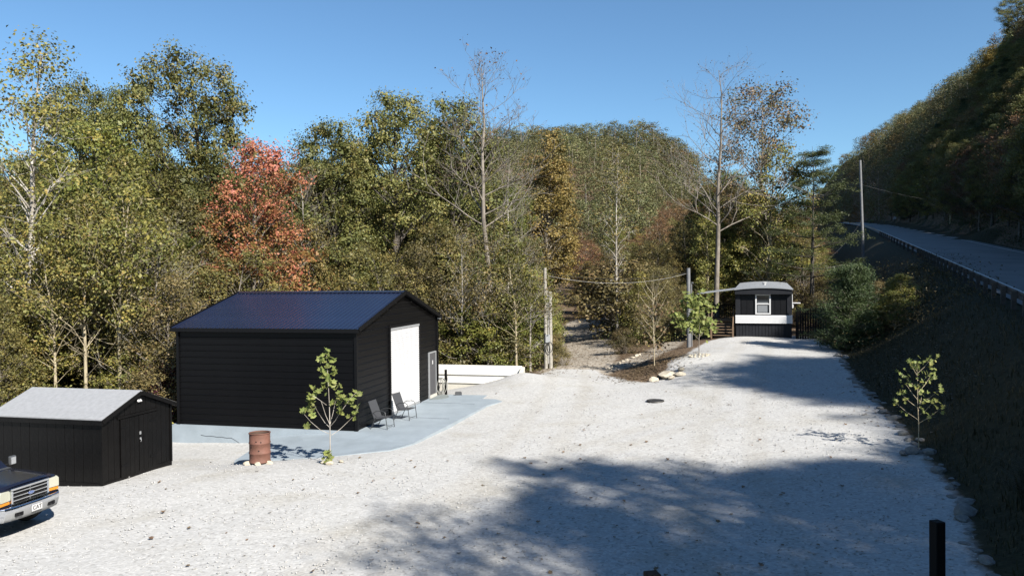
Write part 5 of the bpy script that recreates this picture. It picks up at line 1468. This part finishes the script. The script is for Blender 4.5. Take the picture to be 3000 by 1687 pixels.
for _ in range(6000):                                # the slope whose shade lies over the road in view
    if cnt >= 80: break
    y = rg.uniform(0, 78); s = rg.uniform(12.4, 40); x = float(road_left(np.array(y))) + s / .9196; H = rg.uniform(13, 18)
    k = ['oak1', 'oak2', 'pine2', 'olive2'][rg.integers(4)]; R = P[k]['R'] * H / P[k]['H']
    if any((x - a) ** 2 + (y - b) ** 2 < 4.2 ** 2 for a, b in hp_) or not shade_ok(x, y, H, R): continue
    nm, ds = DESC[k]; place(k, nm, f'{ds} on the slope shading the near road', 'tree', x, y, H, R, group=f'{ds}s on the slope shading the near road'); hp_.append((x, y)); cnt += 1
hill(80, (12.4, 36), (75, 150), 3.8, HK, (12, 17), 'beside the road')
hill(110, (30, 90), (120, 260), 5.0, HK, (12, 17), 'above the road')
hill(80, (12.2, 50), (150, 262), 5.0, HK, (13, 18), 'farther along the road')
for pr, nm, lb, s, y, H, W in (
  ('orange1', 'broadleaf_tree', 'orange-brown sunlit tree high on the hillside at the right', 49, 290, 19, 7.5),
  ('oak2', 'oak_tree', 'green oak with an open top at the upper right corner of the hillside', 63, 300, 21, 6.5),
  ('yellow1', 'broadleaf_tree', 'yellow-green tree standing halfway down the shaded hillside', 12.8, 150, 18, 5.0),
  ('orange1', 'broadleaf_tree', 'rusty narrow tree at the far foot of the hillside by the tall roadside pole', 12.8, 250, 17, 4.2),
  ('bare2', 'bare_tree', 'leafless tree at the skyline end of the hillside beside the roadside pole', 12.5, 300, 22, 7.0)):
    x = float(road_left(np.array(float(y)))) + s / .9196
    place(pr, nm, lb, 'tree', x, y, H, W)
    
# ------------------------------------------------------------------ far hill: whole trees in one mesh each
FAR = [('far green', far_crown(201, 15, 5.0, .12, 'leaf_far')), ('far green', far_crown(202, 14, 4.4, .1, 'leaf_far')), ('far green', far_crown(203, 16, 5.4, .15, 'leaf_far')),
       ('far rust', far_crown(204, 14, 4.8, .12, 'leaf_far_rust')), ('far green', far_crown(205, 15, 3.8, .1, 'leaf_far'))]
fp = []; cnt = 0
for _ in range(9000):                                # crowns along the upper and far hillside beyond the road
    if cnt >= 290: break
    y = rg.uniform(225, 630); s = rg.uniform(11.5, 115)
    x = float(road_left(np.array(y))) + s / .9196
    if any((x - a) ** 2 + (y - b) ** 2 < 6.0 ** 2 for a, b in fp): continue
    if any((x - a) ** 2 + (y - b) ** 2 < 4.5 ** 2 for a, b in hp_): continue
    fp.append((x, y)); k = rg.choice(5, p=[.24, .22, .2, .16, .18])
    o = obj('hillside_tree', FAR[k][1], None, (x, y, tz(x, y) - .4), rg.uniform(0, 6.28)); q_ = rg.uniform(.8, 1.15); o.scale = (q_ * rg.uniform(1.0, 1.25), q_ * rg.uniform(1.0, 1.25), q_ * rg.uniform(.8, 1.0))
    lb = 'rust-coloured tree on the far stretch of the roadside hill' if k == 3 else 'green tree on the far stretch of the roadside hill'
    tag(o, lb, 'tree', 'rust-coloured trees on the far roadside hill' if k == 3 else 'green trees on the far roadside hill'); cnt += 1
fp = []; cnt = 0
for _ in range(9000):
    if cnt >= 285: break
    y = rg.uniform(185, 448); x = rg.uniform(-.035, .285) * y + rg.normal() * 3
    if x > road_left(np.array(y)) - 16: continue
    if any((x - a) ** 2 + (y - b) ** 2 < 6.3 ** 2 for a, b in fp): continue
    fp.append((x, y)); k = rg.choice(5, p=[.24, .22, .2, .14, .2])
    o = obj('hill_tree', FAR[k][1], None, (x, y, tz(x, y) - .4), rg.uniform(0, 6.28)); s = rg.uniform(.7, 1.2); o.scale = (s * rg.uniform(1.1, 1.45), s * rg.uniform(1.1, 1.45), s * rg.uniform(.72, .98))
    lb = 'distant rust-coloured tree on the far hill' if k == 3 else 'distant green tree on the far hill'
    tag(o, lb, 'tree', 'rust-coloured trees on the far hill' if k == 3 else 'green trees on the far hill'); cnt += 1
# the rest of the far woods, seen only through gaps: one mass
Vs, Fs, Ms, off = [], [], [], 0
base_v = np.empty(len(FAR[1][1].vertices) * 3, np.float32); FAR[1][1].vertices.foreach_get('co', base_v); base_v = base_v.reshape(-1, 3)
base_f = np.empty(len(FAR[1][1].loops), np.int32); FAR[1][1].loops.foreach_get('vertex_index', base_f); base_f = base_f.reshape(-1, 4)
base_m = np.empty(len(FAR[1][1].polygons), np.int32); FAR[1][1].polygons.foreach_get('material_index', base_m)
for _ in range(150):
    y = rg.uniform(150, 420); x = rg.uniform(-.72, -.03) * y
    a = rg.uniform(0, 6.28); s = rg.uniform(.9, 1.35)
    R2 = np.array([[math.cos(a), -math.sin(a), 0], [math.sin(a), math.cos(a), 0], [0, 0, 1]])
    Vs.append((base_v * s) @ R2.T + np.array([x, y, tz(x, y) - .4])); Fs.append(base_f + off); Ms.append(base_m); off += len(base_v)
tag(obj('distant_woods', mesh_np('distant_woods', np.concatenate(Vs), np.concatenate(Fs), [M['bark'], M['leaf_far']], np.concatenate(Ms))), kind='stuff')

# ------------------------------------------------------------------ saplings whose leaves can be told apart
def lobed_leaf(name, mat, seed):
    rg_ = random.Random(seed); out = [(0, 0, 0)]
    prof = [(-.12, -.42), (-.42, -.30), (-.30, -.05), (-.52, .18), (-.20, .22), (-.10, .40), (0, .56), (.10, .40), (.20, .22), (.52, .18), (.30, -.05), (.42, -.30), (.12, -.42)]
    for x, y in prof: out.append((x * rg_.uniform(.9, 1.1), y, .16 * abs(x) + rg_.uniform(-.05, .05) - .12 * y * y))
    n = len(prof)
    me = bpy.data.meshes.new(name); me.from_pydata(out, [], [(0, k, k + 1) for k in range(1, n)] + [(0, n, 1)]); me.materials.append(mat); me.update(); return me
LOB = [lobed_leaf('leaf', M['leaf_sapling'], k) for k in range(3)]
LOBR = [lobed_leaf('leaf', M['leaf_rusty'], 10 + k) for k in range(2)]
LOBG = [lobed_leaf('leaf', M['leaf_green'], 20 + k) for k in range(2)]
def sapling(label, x, y, stems, leaves_at, size, pool, bark, seed, r0=.022, group='saplings planted round the gravel lot'):
    rg_ = random.Random(seed); z = tz(x, y)
    t = thing('sapling', label, 'sapling', (x, y, z), 0, group)
    T = Tubes()
    for st in stems:
        n = len(st); T.add(np.array(st, float), np.linspace(r0 if st is stems[0] else r0 * .5, .004, n), 6)
    obj('trunk', T.mesh('trunk', M[bark]), t)
    for (cx_, cy_, cz_, n, spr) in leaves_at:
        for _ in range(n):
            o = obj('leaf', rg_.choice(pool), t, (cx_ + rg_.gauss(0, spr), cy_ + rg_.gauss(0, spr), cz_ + rg_.gauss(0, spr)))
            s = size * rg_.uniform(.65, 1.25); o.scale = (s, s, s)
            o.rotation_euler = (rg_.uniform(.2, 1.5), rg_.uniform(-.5, .5), rg_.uniform(-1.6, 1.6))
    return t
k_ = .00256
def sp(X, Y, y=0.0): return ((X - 1135) * k_, y, (1370 - Y) * k_)
stems = [[sp(1135, 1400), sp(1135, 1180), sp(1136, 960), sp(1132, 700), sp(1122, 450), sp(1112, 280), sp(1105, 110)],
         [sp(1134, 972), sp(1070, 925, .1), sp(985, 815, .2), sp(940, 740, .25)],
         [sp(1120, 1040), sp(1040, 985, -.15), sp(950, 890, -.25), sp(880, 800, -.3)],
         [sp(1136, 940), sp(1100, 830, -.1), sp(1055, 665, -.15), sp(1000, 620, -.2), sp(950, 590, -.22)],
         [sp(1100, 720), sp(1055, 665, -.15)],
         [sp(1140, 930), sp(1165, 810, .1), sp(1187, 690, .15), sp(1215, 580, .2)],
         [sp(1150, 1060), sp(1230, 1010, .2), sp(1330, 915, .3), sp(1400, 845, .35), sp(1420, 790, .4)],
         [sp(1140, 960), sp(1215, 880, -.2), sp(1260, 810, -.25), sp(1300, 760, -.3)],
         [sp(1260, 810, -.25), sp(1340, 700, -.2), sp(1400, 620, -.15), sp(1450, 570, -.1)]]
lv = [(*sp(1108, 120), 6, .05), (*sp(1150, 175), 4, .05), (*sp(1055, 220), 4, .05), (*sp(1120, 240), 6, .07), (*sp(1090, 330), 4, .06), (*sp(1165, 335), 4, .05), (*sp(1055, 390), 3, .04),
      (*sp(1120, 400), 5, .07), (*sp(1070, 490), 4, .05), (*sp(1170, 495), 5, .06), (*sp(1120, 510), 3, .05), (*sp(960, 510, -.2), 2, .05), (*sp(950, 600, -.2), 4, .06), (*sp(1030, 570, -.1), 5, .08),
      (*sp(1225, 560, .15), 4, .06), (*sp(1225, 630, .15), 6, .06), (*sp(1185, 690, .15), 3, .06), (*sp(1250, 700, .1), 5, .07), (*sp(890, 680, .1), 5, .06), (*sp(930, 750, .2), 7, .08), (*sp(885, 790, -.2), 3, .06),
      (*sp(955, 810, -.1), 3, .05), (*sp(900, 905, -.2), 2, .05), (*sp(1280, 780, -.2), 6, .06), (*sp(1340, 640, -.1), 5, .06), (*sp(1440, 590), 6, .06), (*sp(1380, 690, -.1), 5, .07), (*sp(1410, 800, .3), 6, .06),
      (*sp(1330, 865, .3), 2, .04), (*sp(1390, 905, .3), 2, .05), (*sp(1110, 1250, -.05), 3, .04), (*sp(1110, 1300, -.05), 5, .05), (*sp(1130, 1330, -.08), 5, .06)]
sapling('leafy green sapling with pale stem growing before the black garage wall', -5.27, 22.01, stems, lv, .20, LOB, 'bark_pale', 5, .020)
# by the mobile home
st = [[(0, 0, -.2), (0, 0, .6), (.02, 0, 1.4), (.03, 0, 2.2), (.02, 0, 3.1)], [(0, 0, .85), (-.28, .05, 1.15), (-.5, .1, 1.3), (-.62, .1, 1.7), (-.7, .1, 2.2)], [(0, 0, .95), (.3, 0, 1.3), (.6, 0, 1.8), (.8, 0, 2.2)],
      [(0, 0, 1.5), (-.4, -.2, 2.0), (-.8, -.3, 2.3)], [(0, 0, 1.5), (.35, .2, 2.1), (.7, .2, 2.6)]]
rg2 = random.Random(31)
lv = []
for _ in range(66):
    a = rg2.uniform(0, 6.28); zz = rg2.uniform(1.25, 3.25); rr = 1.4 * math.sqrt(rg2.random()) * (1 - max(0, zz - 2.2) / 1.4) * (.55 + .45 * min(1, (zz - 1.0) / .8))
    lv.append((rr * math.cos(a) - .15, rr * .8 * math.sin(a), zz, 8, .16))
sapling('round leafy sapling ringed with stones left of the trailer steps', 9.73, 40.04, st, lv, .23, LOB, 'bark', 6, .03)
st = [[(0, 0, -.2), (.0, 0, .8), (-.04, 0, 1.8), (-.05, 0, 3.0), (-.1, 0, 4.6)], [(0, 0, 1.2), (.05, .05, 2.2), (.15, .1, 3.4), (.2, .1, 4.3)]]
for k in range(16):
    z0 = 1.2 + .18 * k; a = k * 2.4; st.append([(-.03, 0, z0), (-.03 + .45 * math.cos(a), .4 * math.sin(a), z0 + .45), (-.03 + .8 * math.cos(a), .7 * math.sin(a), z0 + 1.0)])
lv = []
for _ in range(30):
    a = rg2.uniform(0, 6.28); zz = rg2.uniform(.9, 3.6); rr = .85 * math.sqrt(rg2.random()); lv.append((rr * math.cos(a), rr * math.sin(a), zz, 7, .16))
sapling('sparse reddish-brown sapling on the middle bank above the cream boulders', 7.42, 40.2, st, lv, .15, LOBR, 'bark_tan', 7, .035)
st = [[(0, 0, -.2), (.01, 0, .6), (-.02, 0, 1.3), (-.03, 0, 2.3)]]
for k in range(14):
    z0 = .7 + .11 * k; a = k * 2.4; ln_ = .62 * (1 - .035 * k); st.append([(-.01, 0, z0), (.5 * ln_ * math.cos(a), .5 * ln_ * math.sin(a), z0 + .18), (ln_ * math.cos(a), ln_ * math.sin(a), z0 + .42)])
lv = []
for k in range(14):
    z0 = .7 + .11 * k; a = k * 2.4; ln_ = .62 * (1 - .035 * k)
    lv.append((ln_ * math.cos(a), ln_ * math.sin(a), z0 + .42, 6, .08)); lv.append((.6 * ln_ * math.cos(a), .6 * ln_ * math.sin(a), z0 + .25, 4, .08))
lv.append((0, 0, 2.3, 6, .07))
sapling('lone leafy sapling at the foot of the dark bank beside the gravel edge', 11.42, 21.6, st, lv, .12, LOB + LOBG[:1], 'bark_tan', 8, .018)

# ------------------------------------------------------------------ loose cover: undergrowth, litter, grass, stones, fallen leaves
rgn = np.random.default_rng(5)
def blobs(name, spots, n_b, per, hr, size, mat, up=.6):
    C = []
    for _ in range(n_b):
        (x0, y0), (x1, y1), wd = spots[rgn.integers(len(spots))]
        t = rgn.uniform(); x = x0 + (x1 - x0) * t + rgn.normal() * wd; y = y0 + (y1 - y0) * t + rgn.normal() * wd
        if line_sd(np.array([x]), np.array([y]), DIRT_LINE)[0] > -.2 or poly_sd(np.array([x]), np.array([y]), GRAVEL)[0] > -.35 or (-7 < x < .8 and y < WALLY(x) + 1.7): continue
        h = rgn.uniform(*hr); r = rgn.uniform(.3, .8)
        d = rgn.normal(size=(per, 3)) * np.array([r, r, h * .35]); d[:, 2] = np.abs(d[:, 2] + h * .4)
        C.append(d + np.array([x, y, tz(x, y)]))
    V, Fq = leaf_quads(rgn, np.concatenate(C), size, up=up)
    tag(obj(name, mesh_np(name, V, Fq, [mat])), kind='stuff')
EDGE_L = [((-27, 29), (-13.6, 29.6), 1.2), ((-26, 34), (-12, 34), 2.0)]
EDGE_C = [((-8, 44.6), (1.2, 43.6), .9), ((-6, 48), (2, 50), 2), ((1.2, 46), (4, 68), 1.0), ((9, 54), (12, 72), 1.5)]
EDGE_R = [((14, 65), (30, 68), 1.5), ((15, 64), (31, 74), 2.0), ((19.5, 43), (25, 53), 1.5), ((20, 56), (31, 70), 2.0), ((13, 53), (12, 64), 1.5)]
blobs('undergrowth', EDGE_L, 260, 60, (.4, 1.8), .13, M['leaf_olive'])
blobs('undergrowth', EDGE_L, 160, 60, (.4, 2.2), .14, M['leaf_yellow'])
blobs('undergrowth', EDGE_C, 300, 60, (.4, 1.6), .13, M['leaf_green'])
blobs('undergrowth', EDGE_C + EDGE_R, 420, 50, (.3, 1.6), .12, M['leaf_dull'])
blobs('undergrowth', [((19.2, 36), (24, 46), 1.2), ((23, 44), (33, 70), 2.0)], 160, 50, (.3, 1.2), .11, M['leaf_dull'])
C = []
for _ in range(520):                                 # brush along the far edge of the road
    y = 18 + 190 * rgn.uniform() ** 1.5; s = rgn.uniform(11.4, 17); x = float(road_left(np.array(y))) + s / .9196; r = rgn.uniform(.5, 1.1); h = rgn.uniform(.6, 2.6)
    d = rgn.normal(size=(46, 3)) * np.array([r, r, h * .35]); d[:, 2] = np.abs(d[:, 2] + h * .4); C.append(d + np.array([x, y, tz(x, y)]))
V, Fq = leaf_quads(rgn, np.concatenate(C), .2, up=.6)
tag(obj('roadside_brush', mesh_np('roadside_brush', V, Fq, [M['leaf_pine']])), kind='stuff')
# dry leaves on the middle bank and the wood floor
C = []
for (x0, y0), (x1, y1), wd, n in (((6.2, 38.2), (8.5, 43.5), .9, 2600), ((2.0, 44.5), (4.5, 62), 1.6, 1500), ((7.6, 44.6), (9.3, 60), 1.2, 2200), ((-6, 43), (1.5, 43), 1.2, 1500), ((-26, 29), (-13.5, 30), 1.5, 1500), ((13.4, 24), (18, 36), 1.2, 700), ((-5.8, 21.6), (-4.7, 21.8), .16, 70)) :
    t = rgn.uniform(size=n); X = x0 + (x1 - x0) * t + rgn.normal(size=n) * wd; Y = y0 + (y1 - y0) * t + rgn.normal(size=n) * wd
    kp = ~((X > -7) & (X < .8) & (Y < WALLY(X) + .5)); X, Y = X[kp], Y[kp]
    C.append(np.stack([X, Y, terrain(X, Y) + .025], 1))
V, Fq = leaf_quads(rgn, np.concatenate(C), .11, up=3.5)
tag(obj('leaf_litter', mesh_np('leaf_litter', V, Fq, [M['leaf_dry']])), kind='stuff')
# grass blades on the bank
def blades(n, X, Y, h, mat, name, lean=.45, w=.012):
    Z = terrain(X, Y)
    az = rgn.uniform(0, 2 * PI, n); hh = h * rgn.uniform(.5, 1.3, n); ln_ = hh * lean * rgn.uniform(.3, 1.4, n)
    dx, dy = np.cos(az), np.sin(az); sx, sy = -dy * w, dx * w
    V = np.stack([np.stack([X - sx, Y - sy, Z - .02], 1), np.stack([X + sx, Y + sy, Z - .02], 1),
                  np.stack([X + dx * ln_ * .45 + sx * .7, Y + dy * ln_ * .45 + sy * .7, Z + hh * .7], 1), np.stack([X + dx * ln_, Y + dy * ln_, Z + hh], 1)], 1).reshape(-1, 3)
    return tag(obj(name, mesh_np(name, V, np.arange(4 * n).reshape(n, 4), [mat])), kind='stuff')
n = 12000
Y = rgn.uniform(9, 60, n) ** 1.0; t = rgn.uniform(0.02, 1.0, n); xe1 = np.interp(Y, GE_Y, GE_X) + .2; X = xe1 + (road_left(Y) - 1.0 - xe1) * t
blades(n, X, Y, .15, M['grass'], 'bank_grass', w=.012)
# ornamental grass tuft at the lower right edge
tx, ty = 9.95, 14.6
b_ = MB(); rg3 = random.Random(12); z0 = tz(tx, ty)
gt = thing('grass_tuft', 'arching ornamental grass tuft at the lower right edge of the gravel', 'grass', (tx, ty, z0))
Vb = []
for _ in range(420):
    a = rg3.uniform(0, 2 * PI); h = rg3.uniform(.5, 1.25); o = rg3.uniform(.2, 1.0); w = .007
    dx, dy = math.cos(a), math.sin(a); bx, by = rg3.gauss(0, .12), rg3.gauss(0, .12)
    prev = None
    for q in range(5):
        f = q / 4; px_, py_, pz_ = bx + dx * o * f * f, by + dy * o * f * f, h * (1.6 * f - .75 * f * f)
        cur = ((px_ - dy * w * (1 - f * .8), py_ + dx * w * (1 - f * .8), pz_), (px_ + dy * w * (1 - f * .8), py_ - dx * w * (1 - f * .8), pz_))
        if prev: Vb += [prev[0], prev[1], cur[1], cur[0]]
        prev = cur
obj('blades', mesh_np('blades', np.array(Vb), np.arange(len(Vb)).reshape(-1, 4), [M['grass']]), gt)
# loose stones of the gravel near the viewer
n = 11000
Y = 9.5 + 26 * rgn.uniform(size=n) ** 1.7; X = (rgn.uniform(-.72, .62, n)) * Y
keep = poly_sd(X, Y, GRAVEL) > -.1
bx0, by0 = X - GN[0], Y - GN[1]; c0, s0_ = math.cos(GROT), math.sin(GROT)
u_, v_ = bx0 * c0 + by0 * s0_, -bx0 * s0_ + by0 * c0
keep &= ~((u_ > -3.2) & (u_ < 8.8) & (v_ > -4.5) & (v_ < 7.5)); X, Y = X[keep], Y[keep]; n = len(X)
octv = np.array([(1, 0, 0), (0, 1, 0), (-1, 0, 0), (0, -1, 0), (0, 0, 1), (0, 0, -1)], float); octf = np.array([(0, 1, 4), (1, 2, 4), (2, 3, 4), (3, 0, 4), (1, 0, 5), (2, 1, 5), (3, 2, 5), (0, 3, 5)])
sc_ = rgn.uniform(.012, .034, (n, 1, 1)) * rgn.uniform(.6, 1.3, (n, 6, 3)) * np.array([1, 1, .6]); an = rgn.uniform(0, 6.28, n)
vv = octv[None] * sc_; ca, sa = np.cos(an)[:, None], np.sin(an)[:, None]
vv = np.stack([vv[..., 0] * ca - vv[..., 1] * sa, vv[..., 0] * sa + vv[..., 1] * ca, vv[..., 2]], -1) + np.stack([X, Y, terrain(X, Y) + .012], 1)[:, None, :]
M['pebble'] = leaf_mat('pebble', [(0, (.24, .237, .23)), (.4, (.325, .32, .31)), (1, (.42, .415, .405))], trans=0.0, tint=0)
tag(obj('loose_gravel', mesh_np('loose_gravel', vv.reshape(-1, 3), (octf[None] + (np.arange(n) * 6)[:, None, None]).reshape(-1, 3), [M['pebble']])), kind='stuff')
# fallen leaves on the gravel
FL = []
for k in range(3):
    me = lobed_leaf('fallen_leaf', M['leaf_dry'], 90 + k); FL.append(me)
cnt = 0
while cnt < 230:
    y = 11 + 28 * rgn.uniform() ** 1.3; x = rgn.uniform(-.6, .5) * y
    if poly_sd(np.array([x]), np.array([y]), GRAVEL)[0] < .2: continue
    u1 = (x - GN[0]) * c0 + (y - GN[1]) * s0_; v1 = -(x - GN[0]) * s0_ + (y - GN[1]) * c0
    if -3.2 < u1 < 8.8 and -4.5 < v1 < 7.5: continue
    if (x + 11) ** 2 + (y - 17) ** 2 < 9: continue
    o = obj('fallen_leaf', FL[cnt % 3], None, (x, y, tz(x, y) + .03), rgn.uniform(0, 6.28)); s = rgn.uniform(.05, .125); o.scale = (s, s, s * 1.6)
    o.rotation_euler.x = rgn.uniform(-.5, .5)
    tag(o, 'dry brown fallen leaf lying on the white gravel', 'leaf', 'fallen leaves on the gravel'); cnt += 1

# ------------------------------------------------------------------ labels: small families told apart by their order from the left
ORD = ['leftmost', 'second', 'third', 'fourth', 'fifth', 'sixth', 'seventh', 'eighth', 'ninth', 'tenth', 'eleventh', 'twelfth']
fam = {}
for o in scene.objects:
    if o.parent is None and o.get('group') and o.get('label'): fam.setdefault((o['group'], o['label']), []).append(o)
for (g, lb), os_ in fam.items():
    if 2 <= len(os_) <= 12 and all('tree' in o.name or 'bush' in o.name or 'rock' in o.name for o in os_):
        os_.sort(key=lambda o: o.location.x / max(o.location.y, 1) if o.location.y > 5 else o.location.x)
        for k, o in enumerate(os_):
            if len(lb.split()) > 12: continue
            o['label'] = f'{lb}, ' + ('leftmost such' if k == 0 else 'rightmost such' if k == len(os_) - 1 else f'{ORD[k]} such from left')
